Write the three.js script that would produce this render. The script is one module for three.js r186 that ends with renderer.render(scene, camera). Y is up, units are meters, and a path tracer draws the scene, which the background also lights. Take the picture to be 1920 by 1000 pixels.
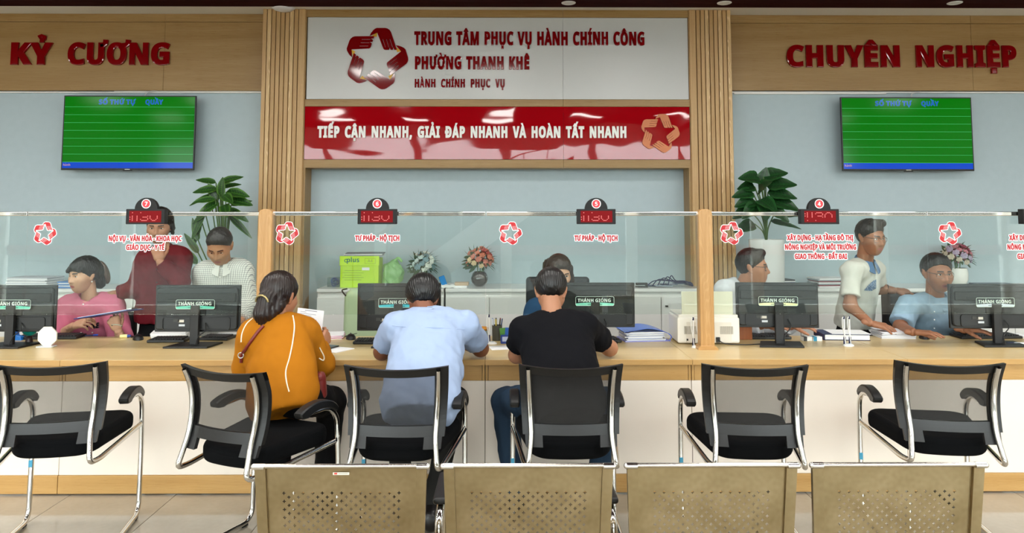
import * as THREE from 'three';
import { RoundedBoxGeometry } from 'three/addons/geometries/RoundedBoxGeometry.js';
import { mergeGeometries } from 'three/addons/utils/BufferGeometryUtils.js';
import { ImprovedNoise } from 'three/addons/math/ImprovedNoise.js';
import { FontLoader } from 'three/addons/loaders/FontLoader.js';
import { RectAreaLightUniformsLib } from 'three/addons/lights/RectAreaLightUniformsLib.js';
RectAreaLightUniformsLib.init();

// ---------------------------------------------------------------- camera, sky, lights, exposure
const scene = new THREE.Scene();
const EYE = new THREE.Vector3(0, 1.6, 4.4);
const camera = new THREE.PerspectiveCamera(2 * Math.atan(709 / 1400) * 180 / Math.PI, 1920 / 1418, 0.05, 200);
camera.setViewOffset(1920, 1418, 0, 418, 1920, 1000);        // a 4:3 phone picture with its top cropped away
camera.position.copy(EYE);
camera.rotation.order = 'YXZ';
camera.rotation.set(THREE.MathUtils.degToRad(4.45), THREE.MathUtils.degToRad(-0.45), 0);
camera.updateMatrixWorld(true);

const renderer = new THREE.WebGLRenderer({ antialias: true });
renderer.toneMapping = THREE.LinearToneMapping;
renderer.toneMappingExposure = 2.1;
renderer.shadowMap.enabled = true;
scene.background = new THREE.Color().setRGB(5.0, 5.2, 5.4);  // bright overcast sky outside the glazed street front
const PANEL = { intensity: 7.5, color: new THREE.Color().setRGB(1, 0.975, 0.93) };   // square light panels in the ceiling
const PANEL_X = [-7.0, -5.25, -3.5, -1.85, -0.1, 1.65, 3.4, 5.15, 6.9], PANEL_Z = [0.3, 2.75, 5.2];

// a picture point carried out to the plane z = const (or y = const) of the real room
const F = 1400, RIGHT = new THREE.Vector3(), UP = new THREE.Vector3(), BACK = new THREE.Vector3();
camera.matrixWorld.extractBasis(RIGHT, UP, BACK);
const ray = (px, py) => new THREE.Vector3().addScaledVector(RIGHT, (px - 960) / F).addScaledVector(UP, (291 - py) / F).addScaledVector(BACK, -1);
function P(px, py, z) { const d = ray(px, py); return EYE.clone().addScaledVector(d, (z - EYE.z) / d.z); }
function PY(px, py, y) { const d = ray(px, py); return EYE.clone().addScaledVector(d, (y - EYE.y) / d.y); }
const V = (x, y, z) => new THREE.Vector3(x, y, z);

// ---------------------------------------------------------------- small tools
let seed = 7;
const rnd = () => { seed = (seed * 1664525 + 1013904223) >>> 0; return seed / 4294967296; };
const rr = (a, b) => a + (b - a) * rnd();
const noise3 = new ImprovedNoise();
const N3 = (x, y, z) => noise3.noise(x, y, z);
const taken = new Map();
function numbered(name) { const n = taken.get(name) || 0; taken.set(name, n + 1); return n ? name + '_' + String(n).padStart(3, '0') : name; }
function tag(o, label, category, group, kind) { o.userData = { label, category }; if (group) o.userData.group = group; if (kind) o.userData.kind = kind; return o; }
function thing(name, label, category, pos = [0, 0, 0], turn = 0, group) {
  const o = new THREE.Group(); o.name = numbered(name); scene.add(o);
  if (pos.isVector3) o.position.copy(pos); else o.position.set(...pos);
  o.rotation.y = turn; return tag(o, label, category, group);
}
function part(name, geo, m, parent) { const o = new THREE.Mesh(geo, m); o.name = name; o.castShadow = o.receiveShadow = true; parent.add(o); return o; }
function struct(name, geo, m, label, category) {
  const o = geo ? new THREE.Mesh(geo, m) : new THREE.Group(); o.name = numbered(name); o.castShadow = o.receiveShadow = true; scene.add(o);
  o.userData = { kind: 'structure', label, category }; return o;
}
function copyOf(root, label) {
  const c = root.clone(); c.name = numbered(root.name.replace(/_\d+$/, '')); c.userData = { ...root.userData, label }; scene.add(c); return c;
}
const merge = (list) => {
  const anyUv = list.every((g) => g.attributes.uv), anyC = list.every((g) => g.attributes.color);
  return mergeGeometries(list.map((g) => {
    const n = g.index ? g.toNonIndexed() : g.clone();
    for (const k of Object.keys(n.attributes)) if (!(k === 'position' || k === 'normal' || (k === 'uv' && anyUv) || (k === 'color' && anyC))) n.deleteAttribute(k);
    n.morphAttributes = {}; return n;
  }));
};
// uv in metres from the face each point belongs to; along = axis the grain runs on
function uvm(g, along = 'x') {
  if (g.index) g = g.toNonIndexed();
  const p = g.attributes.position, n = g.attributes.normal, uv = new Float32Array(p.count * 2);
  for (let i = 0; i < p.count; i += 3) {
    const ax = Math.abs(n.getX(i) + n.getX(i + 1) + n.getX(i + 2)), ay = Math.abs(n.getY(i) + n.getY(i + 1) + n.getY(i + 2)), az = Math.abs(n.getZ(i) + n.getZ(i + 1) + n.getZ(i + 2));
    for (let k = i; k < i + 3; k++) {
      let u, v; const x = p.getX(k), y = p.getY(k), z = p.getZ(k);
      if (az >= ax && az >= ay) [u, v] = [x, y]; else if (ay >= ax) [u, v] = [x, z]; else [u, v] = [z, y];
      if (along === 'y') [u, v] = [v, u];
      uv[k * 2] = u; uv[k * 2 + 1] = v;
    }
  }
  g.setAttribute('uv', new THREE.BufferAttribute(uv, 2)); return g;
}
function box(w, h, d, x = 0, y = 0, z = 0, r = 0, along = 'x', seg = 1) {
  const g = r > 0 ? new RoundedBoxGeometry(w, h, d, seg, Math.min(r, w / 2.01, h / 2.01, d / 2.01)) : new THREE.BoxGeometry(w, h, d);
  g.translate(x, y, z); return uvm(g, along);
}
const cyl = (r1, r2, h, x = 0, y = 0, z = 0, n = 20) => new THREE.CylinderGeometry(r1, r2, h, n).translate(x, y, z);
function tube(pts, r, n = 8, seg = 0, closed = false, tension = 0.5) {
  const c = new THREE.CatmullRomCurve3(pts.map((p) => (p.isVector3 ? p : V(...p))), closed, 'catmullrom', tension);
  return new THREE.TubeGeometry(c, seg || Math.max(8, pts.length * 6), r, n, closed);
}
// straight runs joined by rounded bends
function bentPath(pts, rad) {
  const path = new THREE.CurvePath(), q = pts.map((p) => V(...p)); let from = q[0];
  for (let i = 1; i < q.length; i++) {
    if (i === q.length - 1) { path.add(new THREE.LineCurve3(from, q[i])); break; }
    const a = q[i].clone().sub(q[i - 1]), b = q[i + 1].clone().sub(q[i]), r = Math.min(rad, a.length() * 0.49, b.length() * 0.49);
    const s = q[i].clone().addScaledVector(a.normalize(), -r), e = q[i].clone().addScaledVector(b.normalize(), r);
    path.add(new THREE.LineCurve3(from, s)); path.add(new THREE.QuadraticBezierCurve3(s, q[i], e)); from = e;
  }
  return path;
}
const bentTube = (pts, rad, r, n = 10, seg = 60) => new THREE.TubeGeometry(bentPath(pts, rad), seg, r, n, false);
const lathe = (pts, n = 28) => new THREE.LatheGeometry(pts.map((p) => new THREE.Vector2(...p)), n);
const extrude = (shape, depth, bevel = 0, o = {}) => new THREE.ExtrudeGeometry(shape, { depth, bevelEnabled: bevel > 0, bevelThickness: bevel, bevelSize: bevel, bevelSegments: 1, curveSegments: 8, ...o });
function rrShape(w, h, r) {
  const s = new THREE.Shape(), x = -w / 2, y = -h / 2;
  s.moveTo(x + r, y); s.lineTo(x + w - r, y); s.quadraticCurveTo(x + w, y, x + w, y + r); s.lineTo(x + w, y + h - r); s.quadraticCurveTo(x + w, y + h, x + w - r, y + h);
  s.lineTo(x + r, y + h); s.quadraticCurveTo(x, y + h, x, y + h - r); s.lineTo(x, y + r); s.quadraticCurveTo(x, y, x + r, y); return s;
}
const poly = (pts) => new THREE.Shape(pts.map((p) => new THREE.Vector2(...p)));
const C = (hex) => new THREE.Color(hex);
function mat(color, roughness = 0.6, o = {}) { return new THREE.MeshPhysicalMaterial({ color: color.isColor ? color : C(color), roughness, ...o }); }

// ---------------------------------------------------------------- textures
function dataTex(w, h, f, srgb = true) {
  const d = new Uint8Array(w * h * 4);
  for (let y = 0; y < h; y++) for (let x = 0; x < w; x++) { const c = f(x, y), i = (y * w + x) * 4; d[i] = c[0]; d[i + 1] = c[1]; d[i + 2] = c[2]; d[i + 3] = c[3] ?? 255; }
  const t = new THREE.DataTexture(d, w, h); t.wrapS = t.wrapT = THREE.RepeatWrapping; t.magFilter = THREE.LinearFilter; t.minFilter = THREE.LinearMipmapLinearFilter; t.generateMipmaps = true;
  if (srgb) t.colorSpace = THREE.SRGBColorSpace; t.needsUpdate = true; return t;
}
const wrapN = (x, y, px, py, s) => {   // noise that repeats over px, py
  const fx = x / px, fy = y / py, a = N3(x, y, s), b = N3(x - px, y, s), c = N3(x, y - py, s), d = N3(x - px, y - py, s);
  return (a * (1 - fx) + b * fx) * (1 - fy) + (c * (1 - fx) + d * fx) * fy;
};
// oak laminate: fine pores and soft bands along u; scaleU, scaleV = metres that one repeat covers
function woodTex(base, vary, s, scaleU = 1.6, scaleV = 0.8, figure = 0) {
  const t = dataTex(512, 512, (x, y) => {
    const u = x / 512, v = y / 512, band = wrapN(u * 2, v * 10, 2, 10, s), fine = wrapN(u * 8, v * 90, 8, 90, s + 3), pore = wrapN(u * 20, v * 200, 20, 200, s + 9);
    let k = band * 0.55 + fine * 0.35 + (pore > 0.25 ? -0.35 : 0);
    if (figure) { const q = wrapN(u * 3, v * 3, 3, 3, s + 5) * 5 + v * 9; k += figure * Math.pow(Math.abs(Math.sin(q * Math.PI)), 8); }
    return base.map((c, i) => Math.max(0, Math.min(255, c + k * vary * (1 + i * 0.12))));
  });
  t.repeat.set(1 / scaleU, 1 / scaleV); return t;
}
function canvasTex(w, h, draw, srgb = true) {
  const c = document.createElement('canvas'); c.width = w; c.height = h; const x = c.getContext('2d'); draw(x, w, h);
  const t = new THREE.CanvasTexture(c); if (srgb) t.colorSpace = THREE.SRGBColorSpace; t.anisotropy = 8; return t;
}

// ---------------------------------------------------------------- lettering: Vietnamese capitals from base glyphs and drawn marks
const FONT = await new FontLoader().loadAsync('fonts/droid/droid_sans_bold.typeface.json');
const CAP = (() => { let m = 0; for (const s of FONT.generateShapes('H', 1)) for (const p of s.getPoints()) m = Math.max(m, p.y); return m; })();
const adv = (ch) => (FONT.data.glyphs[ch] || FONT.data.glyphs['?']).ha / FONT.data.resolution / CAP;
function strokeShape(pts, w) {
  const L = [], R = [];
  for (let i = 0; i < pts.length; i++) {
    const a = pts[Math.max(0, i - 1)], b = pts[Math.min(pts.length - 1, i + 1)], dx = b[0] - a[0], dy = b[1] - a[1], l = Math.hypot(dx, dy) || 1;
    L.push([pts[i][0] - dy / l * w / 2, pts[i][1] + dx / l * w / 2]); R.unshift([pts[i][0] + dy / l * w / 2, pts[i][1] - dx / l * w / 2]);
  }
  return poly([...R.reverse(), ...L.reverse()]);
}
function glyph(ch) {            // shapes for one letter, cap height 1, and its advance
  let base = ch, marks = [];
  if (ch !== '\u0110') { const n = ch.normalize('NFD'); base = n[0]; marks = [...n.slice(1)]; }
  const shapes = base === ' ' ? [] : FONT.generateShapes(base, 1 / CAP), w = adv(base);
  let x0 = 9, x1 = -9; for (const s of shapes) for (const p of s.getPoints(4)) { x0 = Math.min(x0, p.x); x1 = Math.max(x1, p.x); }
  const c = (x0 + x1) / 2, hat = marks.includes('\u0302');
  for (const m of marks) {
    const mx = hat && m !== '\u0302' ? c + 0.2 : c, my = hat && m !== '\u0302' ? 1.2 : 1.06;
    if (m === '\u0302') shapes.push(poly([[c - 0.27, 1.06], [c - 0.07, 1.27], [c + 0.07, 1.27], [c + 0.27, 1.06], [c + 0.11, 1.06], [c, 1.17], [c - 0.11, 1.06]]));
    if (m === '\u0301') shapes.push(poly([[mx - 0.09, my], [mx + 0.03, my + 0.24], [mx + 0.22, my + 0.24], [mx + 0.03, my]]));
    if (m === '\u0300') { const gx = hat ? c - 0.25 : c; shapes.push(poly([[gx + 0.09, my], [gx - 0.03, my], [gx - 0.22, my + 0.24], [gx - 0.03, my + 0.24]])); }
    if (m === '\u0309') shapes.push(strokeShape([[mx - 0.1, my + 0.25], [mx - 0.01, my + 0.3], [mx + 0.09, my + 0.25], [mx + 0.08, my + 0.17], [mx + 0.01, my + 0.11], [mx + 0.01, my + 0.02]], 0.09));
    if (m === '\u0306') shapes.push(strokeShape([[c - 0.22, 1.26], [c - 0.16, 1.14], [c, 1.1], [c + 0.16, 1.14], [c + 0.22, 1.26]], 0.1));
    if (m === '\u0323') shapes.push(poly([[c - 0.1, -0.3], [c + 0.1, -0.3], [c + 0.1, -0.11], [c - 0.1, -0.11]]));
    if (m === '\u031b') shapes.push(strokeShape([[x1 - 0.16, 0.9], [x1 - 0.02, 0.92], [x1 + 0.08, 1.0], [x1 + 0.09, 1.14]], 0.15));
  }
  return { shapes, w };
}
function layout(text, size, sx = 1, track = 0, wordGap = 0) {  // [[shapes, x]] along the line and the total width
  let x = 0; const out = [];
  for (const ch of text) { const g = glyph(ch); if (g.shapes.length) out.push([g.shapes, x]); x += (g.w + track + (ch === ' ' ? wordGap : 0)) * size * sx; }
  return { out, width: x - track * size * sx };
}
// raised letters, one mesh each, left edge at x, baseline at y; width fits the line when given
function raised(text, size, depth, m, parent, x, y, z, width, track = 0, bevel = 0, wordGap = 0) {
  let sx = 1; const { width: w0 } = layout(text, size, 1, track, wordGap); if (width) sx = width / w0;
  for (const [shapes, lx] of layout(text, size, sx, track, wordGap).out) {
    const g = extrude(shapes, depth / size, 0, { curveSegments: 6, ...(bevel ? { bevelEnabled: true, bevelSize: bevel, bevelThickness: 0.004, bevelSegments: 1 } : {}) }); g.scale(size * sx, size, size); g.translate(x + lx, y, z);
    part('letter', g, m, parent);
  }
}
function tracePath(ctx, s, sx, sy, ox, oy) {
  const go = (pts) => { pts.forEach((p, i) => (i ? ctx.lineTo(ox + p.x * sx, oy - p.y * sy) : ctx.moveTo(ox + p.x * sx, oy - p.y * sy))); ctx.closePath(); };
  go(s.getPoints(6)); for (const h of s.holes) go(h.getPoints(6));
}
function inkText(ctx, text, cx, base, size, { width, fill = '#fff', stroke, lw = 0, track = 0, align = 'center', italic = 0, bold = 0 } = {}) {
  let sx = 1; const w0 = layout(text, size, 1, track).width; if (width) sx = width / w0;
  const L = layout(text, size, sx, track), left = align === 'center' ? cx - L.width / 2 : cx;
  ctx.save(); if (italic) { ctx.transform(1, 0, -italic, 1, italic * base, 0); }
  ctx.beginPath(); for (const [shapes, x] of L.out) for (const s of shapes) tracePath(ctx, s, size * sx, size, left + x, base);
  ctx.lineJoin = 'round'; if (stroke) { ctx.strokeStyle = stroke; ctx.lineWidth = lw; ctx.stroke(); } if (fill) { if (bold) { ctx.strokeStyle = fill; ctx.lineWidth = bold; ctx.stroke(); } ctx.fillStyle = fill; ctx.fill('evenodd'); } ctx.restore();
}
// star of five clasping hands
const HAND = [[-86, 306], [-70, 342], [-45, 375], [-20, 400], [8, 413], [119, 413], [150, 406], [178, 388], [196, 362], [206, 335], [279, 116], [246, 116], [231, 152], [226, 116], [196, 116], [183, 152], [176, 116], [130, 114], [108, 120], [97, 134], [14, 348]];
const SLITS = [[[184, 271], [226, 118]], [[137, 271], [176, 118]], [[89, 271], [129, 118]]];
const GOLD = [[13, 352], [-66, 303], [4, 292]];
const handShape = () => {
  const s = new THREE.Shape(HAND.map(([x, y]) => new THREE.Vector2(x / 360, y / 360)));
  for (const [[ax, ay], [bx, by]] of [[[184, 262], [222, 150]], [[137, 262], [172, 150]], [[89, 262], [126, 150]]]) {
    s.holes.push(new THREE.Path([[ax - 3, ay], [bx - 3, by], [bx + 3, by], [ax + 3, ay]].map(([x, y]) => new THREE.Vector2(x / 360, y / 360))));
  }
  return s;
};
function inkStar(ctx, cx, cy, R, red, outline, gold) {
  for (const pass of outline ? [0, 1] : [1]) for (let k = 0; k < 5; k++) {
    ctx.save(); ctx.translate(cx, cy); ctx.rotate(k * 2 * Math.PI / 5); ctx.scale(R / 360, R / 360);
    ctx.beginPath(); HAND.forEach(([x, y], i) => (i ? ctx.lineTo(x, -y) : ctx.moveTo(x, -y))); ctx.closePath();
    if (!pass) { ctx.strokeStyle = outline; ctx.lineWidth = 46; ctx.lineJoin = 'round'; ctx.stroke(); } else {
      ctx.fillStyle = red; ctx.fill(); ctx.strokeStyle = outline || '#fff'; ctx.lineWidth = 9;
      for (const [[ax, ay], [bx, by]] of SLITS) { ctx.beginPath(); ctx.moveTo(ax, -ay); ctx.lineTo(bx, -by); ctx.stroke(); }
      if (gold) { ctx.beginPath(); GOLD.forEach(([x, y], i) => (i ? ctx.lineTo(x, -y) : ctx.moveTo(x, -y))); ctx.fillStyle = gold; ctx.fill(); }
    }
    ctx.restore();
  }
}
// ---------------------------------------------------------------- materials of the room
const Z_WALL = -3.1, Z_COL = -2.85, Z_GLASS = -0.31, CEIL = P(700, 17.5, Z_COL).y, TOP = 0.76, X0 = -8.2, X1 = 8.2, Z_REAR = 7.2;
const M = {
  wall: mat('#ffffff', 0.55, { map: dataTex(256, 256, (x, y) => { const k = wrapN(x / 16, y / 16, 16, 16, 4) * 3 + wrapN(x / 3, y / 3, 256 / 3, 256 / 3, 8) * 2; return [174 + k, 190 + k, 195 + k]; }) }),
  cream: mat('#e3ddd0', 0.8), white: mat('#e9e7e2', 0.75),
  maroon: mat('#70302f', 0.9, { specularIntensity: 0.2, map: woodTex([120, 90, 90], 26, 31, 1.2, 0.3) }),
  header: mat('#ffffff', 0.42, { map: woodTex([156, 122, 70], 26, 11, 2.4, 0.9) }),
  slat: [0, 1, 2].map((k) => mat('#ffffff', 0.45, { map: woodTex([[192, 154, 102], [184, 146, 94], [202, 166, 114]][k], [24, 28, 30][k], 40 + k * 7, 0.8, 0.12, k === 2 ? 0.9 : 0.15) })),
  slatGap: mat('#8a5f35', 0.7),
  counterTop: mat('#ffffff', 0.3, { map: woodTex([206, 180, 128], 22, 61, 1.5, 0.6) }),
  counterWood: mat('#ffffff', 0.4, { map: woodTex([190, 148, 88], 22, 71, 1.5, 0.5) }),
  postWood: mat('#ffffff', 0.35, { map: woodTex([180, 136, 80], 30, 81, 1.0, 0.16, 0.25) }),
  panelWhite: mat('#f0e5d8', 0.32), cabWhite: mat('#e6e6e2', 0.22), gap: mat('#2a211b', 0.9),
  chrome: mat('#d7d6d2', 0.14, { metalness: 1 }), chromeRough: mat('#b9b7b2', 0.28, { metalness: 1 }), steelMirror: mat('#e4e2dd', 0.05, { metalness: 1 }),
  blackPlastic: mat('#0d0d0d', 0.42), blackMatt: mat('#0e0e0f', 0.7), darkPlastic: mat('#1d1d1e', 0.5),
  red: mat('#7d0307', 0.06), redAcrylic: mat('#a00410', 0.03),
  gold: mat('#c79a3a', 0.25, { metalness: 1 }), goldPaint: mat('#d9a514', 0.3), letterWhite: mat('#eeeae4', 0.18, { clearcoat: 0.6 }), letterRed: mat('#7a0508', 0.07),
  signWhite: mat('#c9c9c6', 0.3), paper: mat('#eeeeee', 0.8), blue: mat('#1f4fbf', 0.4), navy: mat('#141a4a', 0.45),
  pane: new THREE.MeshPhysicalMaterial({ color: C('#f9fdfb'), roughness: 0, transmission: 1, thickness: 0, ior: 1.5 }),
};
M.tile = [0, 1, 2].map((k) => mat('#ffffff', 0.07, { map: dataTex(256, 256, (x, y) => { const v = wrapN(x / 40, y / 40, 256 / 40, 256 / 40, 90 + k) * 7 + wrapN(x / 7, y / 7, 256 / 7, 256 / 7, 95 + k) * 4; return [158 + k * 2 + v, 148 + k * 2 + v, 132 + k * 2 + v]; }) }));

// ---------------------------------------------------------------- floor: 60 cm polished tiles on a bed
{
  const fl = struct('floor', box(X1 - X0, 0.1, Z_REAR - Z_WALL + 0.4, 0, -0.056, (Z_REAR + Z_WALL) / 2), mat('#b9b0a2', 0.5), 'glossy beige tiled floor in front of the counter', 'floor');
  const g = [0, 1, 2].map((k) => box(0.597, 0.012, 0.597, 0, -0.006, 0, 0.0012));
  const xs = -2.48, zs = 0.57;
  for (let i = -4; i < 13; i++) for (let j = -1; j < 6; j++) { const t = part('tile', g[0], M.tile[(i * 7 + j * 3 + 99) % 3], fl); t.position.set(xs + (i + 0.5) * 0.6, 0, zs + (j - 0.5) * 0.6); t.rotation.y = ((i + j) % 2) * Math.PI; }
  const rest = (x0, x1, z0, z1) => part('tiled_area', box(x1 - x0, 0.012, z1 - z0, (x0 + x1) / 2, -0.006, (z0 + z1) / 2), M.tile[1], fl);
  const xa = xs - 4 * 0.6, xb = xs + 13 * 0.6, za = zs - 1.2, zb = zs + 5 * 0.6 - 0.6 + 0.6;
  rest(X0, xa, Z_WALL, Z_REAR); rest(xb, X1, Z_WALL, Z_REAR); rest(xa, xb, Z_WALL, za - 0.6); rest(xa, xb, zb, Z_REAR);
}
// ---------------------------------------------------------------- walls and ceiling
struct('wall_back', box(X1 - X0, CEIL, 0.2, 0, CEIL / 2, Z_WALL - 0.1), M.wall, 'pale blue-grey painted wall behind the service counter', 'wall');
struct('wall_left', box(0.2, CEIL, Z_REAR - Z_WALL, X0 - 0.1, CEIL / 2, (Z_REAR + Z_WALL) / 2), M.white, 'plain white side wall', 'wall');
struct('wall_right', box(0.2, CEIL, Z_REAR - Z_WALL, X1 + 0.1, CEIL / 2, (Z_REAR + Z_WALL) / 2), M.white, 'plain white side wall opposite', 'wall');
{
  const zM = P(960, 9.5, -2.7).z, zEdge = PY(960, 9.5, CEIL).z;
  const ce = struct('ceiling', null, null, 'dark maroon timber ceiling with a cream margin along the wall', 'ceiling');
  part('ceiling_slab', box(X1 - X0 + 0.4, 0.2, Z_REAR - Z_WALL + 0.4, 0, CEIL + 0.1, (Z_REAR + Z_WALL) / 2), M.cream, ce);
  for (let k = 0; k < 64; k++) part('plank', box(X1 - X0, 0.022, 0.148, 0, CEIL - 0.011, zEdge + 0.076 + k * 0.152, 0.003), M.maroon, ce);
}
// square light panels recessed in the ceiling: glowing diffuser, frame, and the light they give
for (const z of PANEL_Z) for (const x of PANEL_X) {
  const t = thing('ceiling_light', 'square white light panel set flush in the ceiling', 'ceiling light', [x, CEIL - 0.022, z], 0, 'square ceiling light panels');
  const s = new THREE.Shape(rrShape(0.64, 0.64, 0.01).getPoints()); s.holes.push(new THREE.Path(rrShape(0.58, 0.58, 0.005).getPoints()));
  part('frame', extrude(s, 0.012).rotateX(Math.PI / 2), M.white, t);
  part('diffuser', box(0.58, 0.004, 0.58, 0, -0.004, 0), mat('#f4f2ea', 0.6, { emissive: PANEL.color, emissiveIntensity: 4 }), t);
  const l = new THREE.RectAreaLight(PANEL.color, PANEL.intensity, 0.58, 0.58); l.name = 'panel_light'; l.position.set(0, -0.014, 0); l.rotation.x = -Math.PI / 2; t.add(l);
}
// rear street front: glazed bays with white mullions and a red safety band (seen only as reflections in the counter glass)
{
  const H = 3.3, n = 8, w = (X1 - X0) / n;
  struct('wall_rear', box(X1 - X0, CEIL - H, 0.2, 0, (CEIL + H) / 2, Z_REAR + 0.1), M.white, 'white wall strip above the glazed street front', 'wall');
  for (let k = 0; k < n; k++) {
    const f = struct('window_' + (k + 1), null, null, 'tall glazed bay of the street front with a red band', 'window'); f.position.set(X0 + (k + 0.5) * w, 0, Z_REAR + 0.05);
    for (const s of [-1, 1]) part('mullion', box(0.09, H, 0.1, s * (w / 2 - 0.045), H / 2, 0, 0.004), M.white, f);
    for (const [y, h] of [[0.06, 0.12], [2.35, 0.08], [H - 0.05, 0.1]]) part('rail', box(w - 0.18, h, 0.09, 0, y, 0, 0.004), M.white, f);
    part('pane', box(w - 0.18, 2.19, 0.01, 0, 1.215, 0), M.pane, f); part('pane', box(w - 0.18, 0.82, 0.01, 0, 2.79, 0), M.pane, f);
    part('red_band', box(w - 0.18, 0.16, 0.004, 0, 1.0, 0.009), mat('#b3251f', 0.6), f);
  }
  struct('pavement', box(40, 0.1, 20, 0, -0.1, Z_REAR + 10.2), mat('#33322f', 0.95), 'grey pavement outside the street front', 'pavement');
  struct('unseen_low_wall', box(40, 2.2, 0.3, 0, 1.05, Z_REAR + 14), mat('#3d3a36', 0.95), 'unseen grey wall across the street, height set to let in sky light', 'wall');  // unseen wall, shaped low so sky light enters and mirrors in the red sign
}
// white staircase by the street front, seen only as a reflection
{
  const t = thing('staircase', 'white staircase behind the camera that mirrors in the counter glass', 'staircase', [-0.6, 0, 5.3]), n = 14, run = 0.235, rise = 0.17;
  for (let k = 0; k < n; k++) part('tread', box(run + 0.03, 0.04, 0.95, -1.4 + k * run, 0.15 + k * rise, 0, 0.005), M.cream, t);
  const st = poly([[-1.55, 0], [-1.25, 0], [1.95, 2.32], [1.95, 2.62], [1.75, 2.62], [-1.55, 0.22]]);
  for (const z of [-0.5, 0.48]) part('stringer', extrude(st, 0.03).translate(0, 0, z), M.white, t);
  for (let k = 0; k < n; k += 2) part('baluster', cyl(0.012, 0.012, 0.9, -1.4 + k * run, 0.17 + k * rise + 0.45, -0.48, 8), M.chromeRough, t);
  part('handrail', tube([[-1.4, 1.07, -0.48], [-1.4 + 12 * run, 1.07 + 12 * rise, -0.48]], 0.025), M.counterWood, t);
}
// round white ceiling lamp above the fluted column, and downlights in the timber band
{
  const c = PY(531, 12, CEIL), t = thing('round_ceiling_lamp', 'round white flush ceiling lamp above the fluted column', 'ceiling lamp', [c.x, CEIL, c.z]);
  part('base', cyl(0.115, 0.115, 0.012, 0, -0.006, 0, 40), M.white, t);
  part('diffuser', lathe([[0, -0.05], [0.05, -0.046], [0.088, -0.034], [0.104, -0.018], [0.106, -0.008]], 40), mat('#e8e8ea', 0.35), t);
  for (const px of [531, 1066, 1358, 1790]) {
    if (px === 531) continue; const q = PY(px, 1.0, CEIL), d = thing('downlight', px === 1066 ? 'round white downlight in the maroon band above the white sign' : px === 1358 ? 'round white downlight above the right fluted column' : 'round white downlight above the CHUYÊN NGHIỆP lettering', 'downlight', [q.x, CEIL - 0.022, q.z]);
    part('rim', lathe([[0.042, -0.002], [0.055, -0.008], [0.066, -0.004], [0.068, 0]], 32), M.white, d); part('lens', lathe([[0, -0.004], [0.03, -0.004], [0.043, -0.002]], 24), mat('#dcdad4', 0.4), d);
  }
}
// ---------------------------------------------------------------- fluted columns
const W = (px, py, z) => P(px, py, z).x;
function column(pxA, pxB, n, name, label, wideAt) {
  const xa = W(pxA, 200, Z_COL), xb = W(pxB, 200, Z_COL), t = struct(name, null, null, label, 'column'); t.position.set((xa + xb) / 2, 0, Z_COL);
  const w = xb - xa; part('core', box(w - 0.004, CEIL, 0.24, 0, CEIL / 2, -0.132, 0, 'y'), M.slatGap, t);
  const pitch = w / (n + 0.6); let x = -w / 2;
  for (let k = 0; k < n; k++) {
    const ww = k === wideAt ? pitch * 1.6 : pitch, m = M.slat[[0, 2, 1, 0, 1, 0, 2, 1, 0, 2][(k + (wideAt ? 0 : 3)) % 10]];
    const s = part('slat', box(ww - 0.007, CEIL - 0.002, 0.024, 0, 0, 0, 0.003, 'y'), m, t); s.position.set(x + ww / 2, CEIL / 2, 0); x += ww;
    const uv = s.geometry.attributes.uv; for (let i = 0; i < uv.count; i++) uv.setXY(i, uv.getX(i) + k * 0.37, uv.getY(i) + k * 0.031);
  }
  for (const s of [-1, 1]) part('side_board', box(0.014, CEIL, 0.25, s * (w / 2 - 0.005), CEIL / 2, -0.128, 0.002, 'y'), M.slat[1], t);
  return { xa, xb };
}
const colL = column(489, 570.5, 9, 'fluted_column', 'light oak column with vertical flutes between left screen and red sign', 8);
const colR = column(1294, 1373.5, 9, 'fluted_column', 'light oak column with vertical flutes between red sign and right screen', 0);
// ---------------------------------------------------------------- oak header boards over the side bays
const Z_HEAD = Z_WALL + 0.06;
function header(x0, x1, label, pxr, seams) {
  const y0 = P(pxr, 170, Z_HEAD).y, yJ = P(pxr, pxr < 900 ? 41 : 44, Z_HEAD).y, t = struct('trim', null, null, label, 'trim'); t.position.set((x0 + x1) / 2, 0, Z_WALL);
  const w = x1 - x0, cuts = [x0, ...seams, x1];
  for (let k = 0; k + 1 < cuts.length; k++) {
    const a = cuts[k] - (x0 + x1) / 2 + 0.0008, b = cuts[k + 1] - (x0 + x1) / 2 - 0.0008;
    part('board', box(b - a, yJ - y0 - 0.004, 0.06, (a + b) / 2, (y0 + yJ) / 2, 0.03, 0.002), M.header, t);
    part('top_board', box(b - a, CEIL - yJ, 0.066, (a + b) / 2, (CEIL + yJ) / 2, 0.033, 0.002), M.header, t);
  }
  part('edge_bead', box(w, 0.012, 0.012, 0, y0 - 0.012, 0.02), M.white, t);
  return y0;
}
taken.set('trim', 1);
header(X0, colL.xa, 'oak header board above the left screen', 240, [W(308, 100, Z_HEAD)]);
header(colR.xb, X1, 'oak header board above the right screen', 1620, [W(1822, 100, Z_HEAD)]);
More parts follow.
